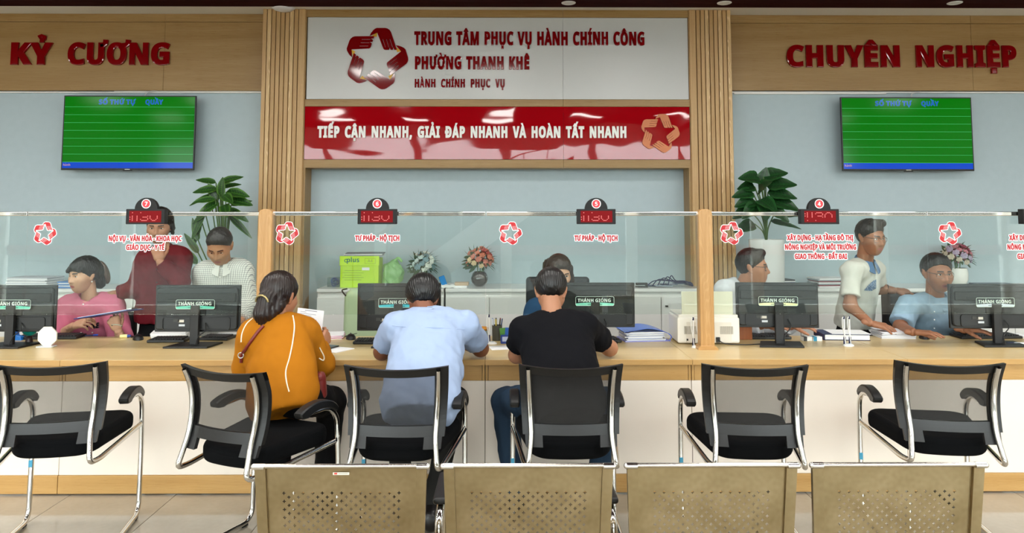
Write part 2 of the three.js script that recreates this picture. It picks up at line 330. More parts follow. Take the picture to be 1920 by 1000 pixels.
// ---------------------------------------------------------------- centre bay frame and signs
const Z_SIGN = Z_COL - 0.012;
const Y = (px, py, z) => P(px, py, z).y;
{
  const x0 = colL.xb, x1 = colR.xa, cx = (x0 + x1) / 2, w = x1 - x0, y = (py) => Y(930, py, Z_SIGN), seam = W(1056, 200, Z_SIGN) - cx;
  const t = struct('trim', null, null, 'oak frame around the white and red signs', 'trim'); t.position.set(cx, 0, Z_SIGN);
  for (const [a, b, d] of [[17, 32.5, 0.22], [186.5, 200, 0.22], [299.5, 315, 0.24]]) for (const [u, v] of [[-w / 2, seam], [seam, w / 2]])
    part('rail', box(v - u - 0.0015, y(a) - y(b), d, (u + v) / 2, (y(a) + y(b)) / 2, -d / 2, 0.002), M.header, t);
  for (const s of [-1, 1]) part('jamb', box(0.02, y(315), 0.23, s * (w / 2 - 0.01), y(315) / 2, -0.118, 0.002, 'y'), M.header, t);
  // white sign
  const ws = thing('white_sign', 'white wall sign with red five-hand star emblem and red title lettering', 'sign', [cx, y(186.5), Z_SIGN - 0.004]);
  const hh = y(32.5) - y(186.5);
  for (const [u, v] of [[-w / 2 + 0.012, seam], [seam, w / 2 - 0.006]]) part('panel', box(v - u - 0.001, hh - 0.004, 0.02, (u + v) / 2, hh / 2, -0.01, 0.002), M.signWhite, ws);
  const zl = Z_SIGN - 0.004, lx = (px, py) => W(px, py, zl) - cx, ly = (py) => y(py) - y(186.5);
  raised('TRUNG TÂM PHỤC VỤ HÀNH CHÍNH CÔNG', ly(60) - ly(83.5), 0.012, M.letterRed, ws, lx(777, 84), ly(84), 0, lx(1209, 84) - lx(777, 84), 0.05, 0.05, 0.12);
  raised('PHƯỜNG THANH KHÊ', ly(106.5) - ly(129), 0.012, M.letterRed, ws, lx(777, 129.5), ly(129.5), 0, lx(993, 129) - lx(777, 129), 0.05, 0.05, 0.12);
  raised('HÀNH CHÍNH PHỤC VỤ', ly(149) - ly(164), 0.01, M.letterRed, ws, lx(777, 164), ly(164), 0, lx(947, 164) - lx(777, 164), 0.06, 0.05, 0.5);
  const emblem = (parent, px, py, R, mr, mg, z) => {
    for (let k = 0; k < 5; k++) {
      const h = part('emblem_hand', extrude(handShape(), 0.012 / R), mr, parent); h.scale.setScalar(R); h.position.set(px, py, z); h.rotation.z = -k * 2 * Math.PI / 5;
      if (mg) { const g = part('emblem_cuff', extrude(poly(GOLD.map(([a, b]) => [a / 360, b / 360])), 0.006 / R), mg, parent); g.scale.setScalar(R); g.position.set(px, py, z); g.rotation.z = h.rotation.z; }
    }
  };
  const R = (lx(757, 110) - lx(706, 110)) * 0.99; emblem(ws, lx(705, 110), ly(110), R, M.letterRed, M.goldPaint, 0);
  // red acrylic sign, slightly bowed between its fixings
  const rs = thing('red_sign', 'glossy red acrylic sign with white raised slogan lettering', 'sign', [cx, y(299.5), Z_SIGN - 0.002]), rh = y(200) - y(299.5);
  const bow = (u, v) => { const g = new THREE.PlaneGeometry(v - u, rh - 0.006, 90, 24), p = g.attributes.position; for (let i = 0; i < p.count; i++) { const X = p.getX(i) + (u + v) / 2, Yy = p.getY(i); const e = Math.min(1, 6 * (rh / 2 - Math.abs(Yy)) / rh) * Math.min(1, (X - u) * 9, (v - X) * 9); p.setXYZ(i, X, Yy + rh / 2, 0.006 + e * (0.0022 * N3(X * 1.6, Yy * 2.4, 3) + 0.0006 * N3(X * 4, Yy * 5, 8))); } g.computeVertexNormals(); return g; };
  for (const [u, v] of [[-w / 2 + 0.006, seam], [seam, w / 2 - 0.006]]) { const a = part('panel', merge([bow(u + 0.001, v - 0.001)]), M.redAcrylic, rs); part('backing', box(v - u - 0.001, rh - 0.004, 0.014, (u + v) / 2, rh / 2, -0.009, 0.001), M.red, rs); }
  const qx = (px, py) => W(px, py, Z_SIGN) - cx, qy = (py) => y(py) - y(299.5);
  raised('TIẾP CẬN NHANH, GIẢI ĐÁP NHANH VÀ HOÀN TẤT NHANH', qy(238) - qy(258), 0.012, M.letterWhite, rs, qx(596, 258), qy(258), 0.008, qx(1175, 258) - qx(596, 258), 0.06, 0.05, 0.25);
  emblem(rs, qx(1236, 250), qy(250), (qx(1268, 250) - qx(1236, 250)) * 0.98, mat('#84523a', 0.3, { metalness: 1 }), null, 0.008);
}
// side slogans in raised red letters
function slogan(words, px0, px1, pyB, pyT, zOff, name, label) {
  const z = Z_HEAD, x0 = W(px0, pyB, z), t = thing(name, label, 'lettering', [x0, Y(px0, pyB, z), z]), size = Y(px0, pyT, z) - Y(px0, pyB, z);
  for (const [txt, a, b] of words) raised(txt, size, 0.022, M.red, t, W(a, pyB, z) - x0, 0, 0.001, W(b, pyB, z) - W(a, pyB, z), 0.02, 0.045);
}
slogan([['KỶ', 18, 97], ['CƯƠNG', 127, 321]], 18, 321, 120.5, 82, 0, 'wall_lettering', 'raised red letters KỶ CƯƠNG on the oak header');
slogan([['CHUYÊN', 1473, 1689], ['NGHIỆP', 1714, 1905]], 1473, 1905, 125, 87, 0, 'wall_lettering', 'raised red letters CHUYÊN NGHIỆP on the oak header');
// ---------------------------------------------------------------- service counter: desk units side by side
const cutPx = [113, 511, 909.5, 1298, 1701], cutX = cutPx.map((p) => W(p, 800, 0));
const uw = (cutX[4] - cutX[0]) / 4, cuts = [cutX[0] - 2 * uw, cutX[0] - uw, ...cutX, cutX[4] + uw, cutX[4] + 2 * uw];
const yT = TOP, yTb = Y(960, 683.5, 0), yA = Y(960, 714, 0), yPl = Y(960, 890, 0);
const unitNames = ['service counter unit beyond the left edge', 'service counter unit under the left edge monitor and pink-shirted clerk', 'service counter unit between the left chair and the woman in mustard', 'service counter unit that the man in the pale blue shirt leans on', 'service counter unit that the man in the black shirt leans on', 'service counter unit behind the empty chair right of the black shirt', 'service counter unit behind the rightmost mesh chair', 'service counter unit beyond the right edge'];
for (let k = 0; k < cuts.length - 1; k++) {
  const a = cuts[k], b = cuts[k + 1], w = b - a, t = thing('counter_unit', unitNames[k], 'counter', [(a + b) / 2, 0, 0], 0, 'service counter units');
  part('worktop', box(w - 0.0015, yT - yTb, 0.83, 0, (yT + yTb) / 2, -0.385, 0.003), M.counterTop, t);
  part('front_lip', box(w - 0.0015, yT - yTb - 0.002, 0.004, 0, (yT + yTb) / 2, 0.032, 0.001), M.counterWood, t);
  for (const s of [-1, 1]) part('apron_end', box(0.014, yTb - yA, 0.02, s * (w / 2 - 0.009), (yTb + yA) / 2, -0.008, 0.002), M.counterWood, t);
  part('apron', box(w - 0.036, yTb - yA, 0.02, 0, (yTb + yA) / 2, -0.01, 0.002), M.counterWood, t);
  part('front_panel', box(w - 0.003, yA - yPl - 0.002, 0.02, 0, (yA + yPl) / 2, -0.014, 0.0015), M.panelWhite, t);
  part('plinth', box(w - 0.003, yPl - 0.008, 0.022, 0, yPl / 2 + 0.004, -0.009, 0.002), M.counterWood, t);
  for (const s of [-1, 1]) part('side_panel', box(0.018, yTb, 0.7, s * (w / 2 - 0.012), yTb / 2, -0.385, 0), M.cabWhite, t);
  part('modesty_board', box(w - 0.04, 0.25, 0.016, 0, yTb - 0.13, -0.04), M.cabWhite, t);
}
// ---------------------------------------------------------------- posts, glass panes and top rails on the counter
const yGlassTop = Y(960, 404, Z_GLASS), yRail = Y(960, 397.5, Z_GLASS), yGlassBot = Y(960, 590, Z_GLASS);
function post(pxA, pxB, label) {
  const x = (W(pxA, 655, Z_GLASS + 0.04) + W(pxB, 655, Z_GLASS + 0.04)) / 2, t = thing('partition_post', label, 'post', [x, TOP, Z_GLASS]);
  const h = Y(490, 393, Z_GLASS + 0.04) - TOP, w = 0.08, s = new THREE.Shape();
  s.moveTo(-w / 2, 0); s.lineTo(w / 2, 0); s.lineTo(w / 2, h - 0.03); s.quadraticCurveTo(w / 2, h - 0.012, w / 2 - 0.016, h - 0.004); s.lineTo(w / 2 - 0.028, h); s.lineTo(-w / 2 + 0.028, h); s.lineTo(-w / 2 + 0.016, h - 0.004); s.quadraticCurveTo(-w / 2, h - 0.012, -w / 2, h - 0.03); s.closePath();
  part('shaft', uvm(extrude(s, 0.074, 0.003).translate(0, 0, -0.037), 'y'), M.postWood, t);
  const f = new THREE.Shape(); f.moveTo(-0.06, 0); f.lineTo(0.06, 0); f.lineTo(0.06, 0.008); f.lineTo(0.044, 0.024); f.lineTo(-0.044, 0.024); f.lineTo(-0.06, 0.008); f.closePath();
  part('foot', uvm(extrude(f, 0.096, 0.002).translate(0, 0, -0.048)), M.postWood, t);
  return x;
}
const xpL = post(479, 503, 'light wood post on the counter between windows seven and six'), xpR = post(1312, 1343, 'light wood post on the counter between window five and the printer');
const signs = [ // logo px, text lines [text, centre px, base px, width px]
  { l: 0, logo: 85, lines: [['NỘI VỤ - VĂN HÓA - KHOA HỌC', 273, 452, 137], ['GIÁO DỤC - Y TẾ', 274, 468.5, 72]] },
  { l: 1, logo: 538.5, lines: [['TƯ PHÁP - HỘ TỊCH', 708, 451.5, 83]] },
  { l: 2, logo: 957, lines: [['TƯ PHÁP - HỘ TỊCH', 1117.5, 451.5, 81]] },
  { l: 3, logo: 1371, lines: [['XÂY DỰNG - HẠ TẦNG ĐÔ THỊ', 1537, 451, 124], ['NÔNG NGHIỆP VÀ MÔI TRƯỜNG', 1537, 468.5, 134], ['GIAO THÔNG - ĐẤT ĐAI', 1537, 486, 98]] },
  { l: 4, logo: 1780, lines: [['XÂY DỰNG - HẠ TẦNG ĐÔ THỊ', 1953, 451, 124], ['NÔNG NGHIỆP VÀ MÔI TRƯỜNG', 1953, 468.5, 134], ['GIAO THÔNG - ĐẤT ĐAI', 1953, 486, 98]] },
];
const seamM = (xpL + xpR) / 2, paneX = [[xpL - 0.03 - 1.46, xpL - 0.034], [xpL + 0.034, seamM - 0.002], [seamM + 0.002, xpR - 0.034], [xpR + 0.034, W(1738, 450, Z_GLASS) - 0.002], [W(1738, 450, Z_GLASS) + 0.002, W(1738, 450, Z_GLASS) + 1.42], [xpL - 0.03 - 2.9, xpL - 0.03 - 1.464]];
const paneLabels = ['clear counter glass pane in front of the pink and red clad clerks', 'clear counter glass pane lettered for window six', 'clear counter glass pane lettered for window five', 'clear counter glass pane in front of the man in white polo', 'clear counter glass pane in front of the rightmost monitor', 'clear counter glass pane at the left edge of the counter'];
paneX.forEach(([a, b], k) => {
  const t = thing('glass_pane', paneLabels[k], 'glass screen', [(a + b) / 2, yGlassBot, Z_GLASS]), w = b - a, h = yRail - yGlassBot;
  part('glass', box(w, h - 0.002, 0.008, 0, h / 2, 0, 0.001), M.pane, t);
  part('top_rail', box(w, yRail - yGlassTop + 0.004, 0.02, 0, h - 0.012, 0, 0.004), M.steelMirror, t);
  const sg = signs[k]; if (!sg) return;
  const zf = 0.0056, cx = (a + b) / 2, wx = (px) => W(px, 440, Z_GLASS) - cx, wy = (py) => Y(960, py, Z_GLASS) - yGlassBot;
  const dec = (name, pxc, pyc, wpx, hpx, res, draw) => {
    const tx = canvasTex(Math.round(wpx * res), Math.round(hpx * res), draw), x0 = wx(pxc - wpx / 2), x1 = wx(pxc + wpx / 2), y0 = wy(pyc + hpx / 2), y1 = wy(pyc - hpx / 2);
    const g = new THREE.PlaneGeometry(x1 - x0, y1 - y0).translate((x0 + x1) / 2, (y0 + y1) / 2, zf);
    part(name, g, mat('#ffffff', 0.5, { map: tx, alphaTest: 0.5, side: THREE.DoubleSide }), t);
  };
  dec('star_decal', sg.logo, 436, 46, 46, 7, (c, W2, H2) => inkStar(c, W2 * 0.49, H2 * 0.535, W2 * 0.395, '#bb141d', '#ffffff'));
  const n = sg.lines.length, mid = (sg.lines[0][2] + sg.lines[n - 1][2]) / 2 - 5, hp = 17.5 * n + 8, wp = Math.max(...sg.lines.map((q) => q[3])) + 12;
  dec('text_decal', sg.lines[0][1], mid, wp, hp, 6, (c, W2, H2) => { for (const [txt, px, py, ww] of sg.lines) inkText(c, txt, W2 / 2 + (px - sg.lines[0][1]) * 6, H2 / 2 + (py - mid) * 6, 9.6 * 6, { width: ww * 6, fill: '#b8121c', stroke: '#ffffff', lw: 20, bold: 5 }); });
});
// ---------------------------------------------------------------- number displays clipped on the rail
const DOTS = ['..........................', '..o......o................', '..........................', '..........................', '..o...o........o.o.....o..', 'o.o...o....oooo..o.....o..', '..o...o........o.o.....o..', 'o.o...o..o.....o..o...o...', '..o...o...ooooo....ooo....', '..........................'];
function ledBox(pxc, num, label, flip) {
  const t = thing('number_display', label, 'display', [W(pxc, 407, Z_GLASS + 0.04), Y(960, 420.5, Z_GLASS + 0.04), Z_GLASS + 0.0405], 0, 'window number displays'), s = 1 / 309;
  const w = 74 * s, h = 29 * s;
  part('case', box(w, h, 0.05, 0, h / 2, 0, 0.003), M.blackMatt, t);
  const d = new THREE.Shape(); d.absarc(0, 0, 21.5 * s, 0, Math.PI); d.closePath(); part('dome', extrude(d, 0.03, 0.001).translate(0, h - 0.001, -0.012), M.blackMatt, t);
  const tex = canvasTex(312, 120, (c, a, b) => {
    c.fillStyle = '#7a0409'; c.fillRect(0, 0, a, b); const rows = flip ? DOTS.map((r) => r).reverse() : DOTS;
    rows.forEach((r, j) => [...r].forEach((ch, i) => { c.fillStyle = ch === 'o' ? '#ff8a86' : '#95070d'; c.beginPath(); c.arc(8 + i * 12 * 0.96, 8 + j * 11.6, ch === 'o' ? 5 : 2.6, 0, 7); c.fill(); }));
  });
  part('screen', new THREE.PlaneGeometry(61 * s, 22 * s).translate(0, h / 2, 0.0256), mat('#200103', 0.6, { specularIntensity: 0.3, emissive: C('#ffffff'), emissiveMap: tex, emissiveIntensity: 0.6 }), t);
  const bt = canvasTex(128, 128, (c) => {
    c.fillStyle = '#cf1d2b'; c.beginPath(); c.arc(64, 64, 54, 0, 7); c.fill(); c.strokeStyle = '#f5eeee'; c.lineWidth = 10; c.stroke();
    inkText(c, num, 64, 90, 52, { fill: '#ffffff' });
  });
  part('number_badge', new THREE.CircleGeometry(9.6 * s, 28).translate(0, h + 10 * s, 0.0196), mat('#ffffff', 0.35, { map: bt }), t);
  for (const q of [-0.06, 0.06]) part('clip', box(0.02, 0.02, 0.005, q, h * 0.55, -0.0275, 0.001), M.blackPlastic, t);
}
ledBox(276, '7', 'black number display with a red seven badge in front of the woman in maroon'); ledBox(708, '6', 'black number display with a red six badge above the man in pale blue'); ledBox(1117.5, '5', 'black number display with a red five badge above the man in black');
ledBox(1534.5, '4', 'black number display with a red four badge above the man with dark glasses', true); ledBox(1949, '3', 'black number display cut by the right edge', true);
// ---------------------------------------------------------------- queue screens on the back wall
function screen(pts, label) {   // pts: picture corners TL, TR, BL, BR
  const z = Z_WALL + 0.16, tl = P(...pts[0], z), tr = P(...pts[1], z), bl = P(...pts[2], z), br = P(...pts[3], z), w = (tr.x - tl.x + br.x - bl.x) / 2, h = (tl.y + tr.y - bl.y - br.y) / 2, cx = (tl.x + tr.x + bl.x + br.x) / 4;
  const t = thing('wall_screen', label, 'television', [cx, (bl.y + br.y) / 2, z]); t.rotation.z = Math.atan2(tr.y - tl.y, tr.x - tl.x) * 0.5;
  part('case', box(w - 0.06, h - 0.06, 0.05, 0, h / 2, -0.035, 0.01), M.blackPlastic, t); part('bezel', box(w, h, 0.02, 0, h / 2, -0.005, 0.004), M.blackPlastic, t);
  const tex = canvasTex(1024, 580, (c, W2, H2) => {
    c.fillStyle = '#0a7d0d'; c.fillRect(0, 0, W2, H2); c.fillStyle = '#1250d8'; c.fillRect(0, H2 * 0.915, W2, H2); c.strokeStyle = '#4fd07a'; c.lineWidth = 3;
    for (let k = 0; k < 8; k++) { const y = H2 * (0.145 + k * 0.11); c.beginPath(); c.moveTo(0, y); c.lineTo(W2, y); c.stroke(); }
    inkText(c, 'SỐ THỨ TỰ', W2 * 0.4, 62, 38, { width: 290, fill: '#1f62c9', stroke: '#4f9be8', lw: 3 }); inkText(c, 'QUẦY', W2 * 0.685, 62, 38, { width: 140, fill: '#1f62c9', stroke: '#4f9be8', lw: 3 });
    inkText(c, 'hành', 36, H2 * 0.968, 17, { fill: '#e6a9a0' });
  });
  part('display', new THREE.PlaneGeometry(w - 0.024, h - 0.03).translate(0, h / 2 + 0.004, 0.0053), mat('#020202', 0.1, { specularIntensity: 0.25, emissive: C('#ffffff'), emissiveMap: tex, emissiveIntensity: 0.4 }), t);
  part('maker_mark', box(0.05, 0.006, 0.002, 0, 0.008, 0.0055), M.chromeRough, t); part('sensor', box(0.09, 0.008, 0.012, 0, -0.003, 0, 0.002), M.blackPlastic, t);
  part('wall_bracket', box(0.4, 0.3, 0.1, 0, h / 2, -0.108, 0.004), M.blackPlastic, t);
  part('cable', tube([[0.1, h - 0.02, -0.06], [0.12, h + 0.05, -0.1], [0.22, h + 0.075, -0.12]], 0.005), mat('#d8d8d6', 0.5), t);
}
screen([[121, 179], [369, 180], [114, 318.5], [363, 320]], 'wall screen with green queue table under KỶ CƯƠNG');
screen([[1576, 182], [1821, 183], [1578.5, 320], [1826, 321.5]], 'wall screen with green queue table under CHUYÊN NGHIỆP');
// white cable channel under the headers
for (const [a, b, py, lb] of [[215, 500, 172.5, 'white cable channel above the left screen'], [1376, 1661, 175, 'white cable channel above the right screen']]) {
  const z = Z_WALL + 0.012, x0 = W(a, py, z), x1 = W(b, py, z), t = tag(part('cable_channel', box(x1 - x0, 0.02, 0.024, 0, 0, 0, 0.003), M.white, scene), lb, 'cable channel'); t.name = numbered('cable_channel'); t.position.set((x0 + x1) / 2, Y(a, py, z), z);
}
// ---------------------------------------------------------------- low white cabinets along the back wall
const Z_CAB = -2.6, yCab = Y(960, 541.5, Z_CAB);
function cabinet(x0, x1, doors, label, lock) {
  const w = x1 - x0, d = Z_CAB - Z_WALL - 0.004, t = thing('low_cabinet', label, 'cabinet', [(x0 + x1) / 2, 0, Z_CAB]);
  part('body', box(w - 0.002, yCab - 0.03, d - 0.02, 0, (yCab - 0.03) / 2, -d / 2 - 0.01, 0.002), M.cabWhite, t);
  part('top', box(w - 0.002, 0.03, d + 0.012, 0, yCab - 0.015, -d / 2 + 0.006, 0.003), M.cabWhite, t);
  const dw = w / doors;
  for (let k = 0; k < doors; k++) {
    const q = part('door', box(dw - 0.006, yCab - 0.14, 0.018, -w / 2 + (k + 0.5) * dw, 0.06 + (yCab - 0.14) / 2, -0.004, 0.002), M.cabWhite, t);
    if (lock === k) part('lock', cyl(0.014, 0.014, 0.012, -w / 2 + k * dw + 0.05, yCab - 0.16, 0.008, 18).rotateX(0), mat('#6a675f', 0.3, { metalness: 1 }), q);
  }
}
const cw = (px) => W(px, 560, Z_CAB);
cabinet(cw(594), cw(833) - 0.004, 2, 'white low cabinet under the lime green box'); cabinet(cw(833) + 0.01, cw(1000), 2, 'white low cabinet under the pink flower vase'); cabinet(cw(1000), cw(1160), 2, 'white low cabinet behind the long-haired clerk'); cabinet(cw(1160), W(1306, 560, Z_COL), 2, 'white low cabinet with a round lock under the blue lanyards', 1);
cabinet(cw(-160), cw(30), 2, 'white low cabinet at the left edge'); cabinet(cw(30), cw(250), 2, 'white low cabinet behind the pink-shirted clerk'); cabinet(cw(250), colL.xa - 0.01, 2, 'white low cabinet behind the checked shirt');
cabinet(colR.xb + 0.01, cw(1600), 2, 'white low cabinet behind the man in white polo'); cabinet(cw(1600), cw(1790), 2, 'white low cabinet behind the dark printer'); cabinet(cw(1790), cw(2010), 2, 'white low cabinet under the dusky rose vase');
// ---------------------------------------------------------------- mesh-back visitor chairs on chrome cantilever frames
const meshTex = dataTex(64, 64, (x, y) => { const u = (x % 8) / 8 - 0.5, v = ((y + (Math.floor(x / 8) % 2) * 4) % 8) / 8 - 0.5, hole = u * u * 1.1 + v * v < 0.112; const k = hole ? 0 : 255; return [k, k, k, 255]; }, false);
meshTex.repeat.set(24, 16);
M.mesh = mat('#1c1a17', 0.75, { alphaMap: meshTex, transparent: true, side: THREE.DoubleSide });
M.seatCloth = mat('#07080a', 0.95, { specularIntensity: 0.25, bumpMap: dataTex(128, 128, (x, y) => { const k = 128 + 90 * wrapN(x / 3, y / 3, 128 / 3, 128 / 3, 5); return [k, k, k]; }, false), bumpScale: 0.0006 });
M.sticker = mat('#4aa3c7', 0.5);
function visitorChair() {
  const t = new THREE.Group(), hw = 0.225, lw = 0.265;
  const bowZ = (u, v) => 0.30 - 0.052 * Math.sin(Math.PI * (0.15 + 0.75 * v)) + 0.028 * (u * u) * -1 + 0.05 * (v > 0.7 ? (v - 0.7) : 0) + 0.012;
  const pos = (u, v) => { const y = 0.582 + v * 0.318 - 0.016 * v * (1 - u * u); return V(u * (0.214 + 0.018 * v), y, bowZ(u, v)); };
  // local: sitter faces -z, back at +z
  for (const s of [-1, 1]) {
    part('back_tube', bentTube([0.97, 0.75, 0.5, 0.25, 0].map((v) => { const q = pos(s * 0.86, v); return [q.x, q.y, q.z + 0.024]; }).concat([[s * 0.2, 0.452, 0.335], [s * 0.215, 0.446, 0.25], [s * lw, 0.48, -0.2]]), 0.035, 0.0125, 10, 90), M.chrome, t);
    part('leg', bentTube([[s * (lw - 0.015), 0.655, 0.03], [s * lw, 0.66, -0.14], [s * lw, 0.6, -0.215], [s * lw, 0.35, -0.232], [s * lw, 0.016, -0.225], [s * lw, 0.014, 0.28], [0, 0.014, 0.3]], 0.07, 0.0125, 10, 100), M.chrome, t);
    const arm = new THREE.Shape(); arm.moveTo(0.075, -0.012); arm.quadraticCurveTo(0.1, -0.01, 0.098, 0.008); arm.quadraticCurveTo(0.05, 0.034, -0.03, 0.036); arm.quadraticCurveTo(-0.14, 0.03, -0.175, -0.02); arm.lineTo(-0.165, -0.032); arm.quadraticCurveTo(-0.12, 0.004, -0.04, 0.006); arm.quadraticCurveTo(0.03, 0.0, 0.045, -0.014); arm.closePath();
    const ag = extrude(arm, 0.036, 0.006).rotateY(-Math.PI / 2); ag.translate(s * (lw - 0.008) + 0.018, 0.664, -0.03);
    part('armrest', ag, M.blackPlastic, t);
    part('floor_pad', box(0.02, 0.012, 0.04, s * lw, 0.006, -0.17, 0.003), M.blackPlastic, t);
  }
  // seat: waterfall cushion
  const so = new THREE.Shape(); so.moveTo(-0.15, 0.215); so.quadraticCurveTo(-0.21, 0.21, -0.222, 0.15); so.lineTo(-0.175, -0.13); so.quadraticCurveTo(-0.16, -0.195, -0.09, -0.2); so.quadraticCurveTo(0, -0.208, 0.09, -0.2); so.quadraticCurveTo(0.16, -0.195, 0.175, -0.13); so.lineTo(0.222, 0.15); so.quadraticCurveTo(0.21, 0.21, 0.15, 0.215); so.closePath();
  const seat = extrude(so, 0.026, 0.03, { bevelSegments: 5, bevelSize: 0.026, curveSegments: 10 }).rotateX(-Math.PI / 2), p = seat.attributes.position;
  for (let i = 0; i < p.count; i++) { const z = p.getZ(i), y = p.getY(i), x = p.getX(i); p.setY(i, y - 0.14 * Math.max(0, z) * Math.max(0, z) * 3.4 + (y > 0.03 ? -0.012 * Math.cos(x * 6) * Math.cos(z * 6) : 0)); }
  seat.computeVertexNormals(); seat.translate(0, 0.505, 0.02); part('seat', uvm(seat), M.seatCloth, t);
  // back: bowed frame with mesh, bending towards the sitter at mid height
  const strip = (u0, u1, v0, v1, th, nu, nv) => {
    const vs = [], ix = [], at = (i, j, k) => ((k * (nv + 1) + j) * (nu + 1) + i);
    for (let k = 0; k < 2; k++) for (let j = 0; j <= nv; j++) for (let i = 0; i <= nu; i++) { const q = pos(u0 + (u1 - u0) * i / nu, v0 + (v1 - v0) * j / nv); vs.push(q.x, q.y, q.z + (k ? th / 2 : -th / 2)); }
    for (let j = 0; j < nv; j++) for (let i = 0; i < nu; i++) { const a = at(i, j, 1), b = at(i + 1, j, 1), c = at(i + 1, j + 1, 1), d = at(i, j + 1, 1); ix.push(a, b, c, a, c, d); const e = at(i, j, 0), f = at(i + 1, j, 0), g = at(i + 1, j + 1, 0), h = at(i, j + 1, 0); ix.push(e, g, f, e, h, g); }
    for (let i = 0; i < nu; i++) { ix.push(at(i, 0, 0), at(i + 1, 0, 0), at(i + 1, 0, 1), at(i, 0, 0), at(i + 1, 0, 1), at(i, 0, 1)); ix.push(at(i, nv, 0), at(i + 1, nv, 1), at(i + 1, nv, 0), at(i, nv, 0), at(i, nv, 1), at(i + 1, nv, 1)); }
    for (let j = 0; j < nv; j++) { ix.push(at(0, j, 0), at(0, j, 1), at(0, j + 1, 1), at(0, j, 0), at(0, j + 1, 1), at(0, j + 1, 0)); ix.push(at(nu, j, 0), at(nu, j + 1, 1), at(nu, j, 1), at(nu, j, 0), at(nu, j + 1, 0), at(nu, j + 1, 1)); }
    const g = new THREE.BufferGeometry(); g.setAttribute('position', new THREE.Float32BufferAttribute(vs, 3)); g.setIndex(ix); const n = g.toNonIndexed(); n.computeVertexNormals(); return n;
  };
  part('back_frame', merge([strip(-1.04, 1.04, 0.88, 1.0, 0.026, 20, 2), strip(-1, 1, 0, 0.15, 0.022, 20, 3), strip(-1.04, -0.78, 0.0, 1.0, 0.024, 2, 14), strip(0.78, 1.04, 0.0, 1.0, 0.024, 2, 14)]), M.blackPlastic, t);
  for (const s of [-1, 1]) part('back_lug', merge([strip(s > 0 ? 0.62 : -0.99, s > 0 ? 0.99 : -0.62, -0.16, 0.03, 0.02, 4, 2)]), M.darkPlastic, t);
  const mg = new THREE.PlaneGeometry(1, 1, 16, 12), mp = mg.attributes.position; for (let i = 0; i < mp.count; i++) { const q = pos(mp.getX(i) * 1.66, 0.12 + (mp.getY(i) + 0.5) * 0.81); mp.setXYZ(i, q.x, q.y, q.z - 0.002); } mg.computeVertexNormals(); part('back_mesh', mg, M.mesh, t);
  part('label_sticker', box(0.019, 0.035, 0.004, -lw, 0.30, -0.2185, 0.0015), M.sticker, t);
  return t;
}
const chairProto = visitorChair();
// place by where the front legs and the back stand on the floor plan
const chairs = [
  [-2.17, 0.56, 10, 'black mesh-back chair at the left edge of the picture'], [-1.165, 0.70, -24, 'black mesh-back chair that the woman in mustard sits on'], [-0.49, 0.62, -3, 'black mesh-back chair that the man in pale blue shirt sits on'],
  [0.30, 0.60, 0, 'black mesh-back chair that the man in black shirt sits on'], [1.17, 0.61, -4, 'empty black mesh-back chair nearest to the man in black'], [2.13, 0.56, -9, 'empty black mesh-back chair near the right edge of the picture'],
];
chairs.forEach(([x, z, deg, label]) => {
  const c = chairProto.clone(); c.name = numbered('visitor_chair'); scene.add(c); tag(c, label, 'chair', 'mesh-back visitor chairs at the counter'); c.position.set(x, 0.002, z); c.rotation.y = THREE.MathUtils.degToRad(deg);
});
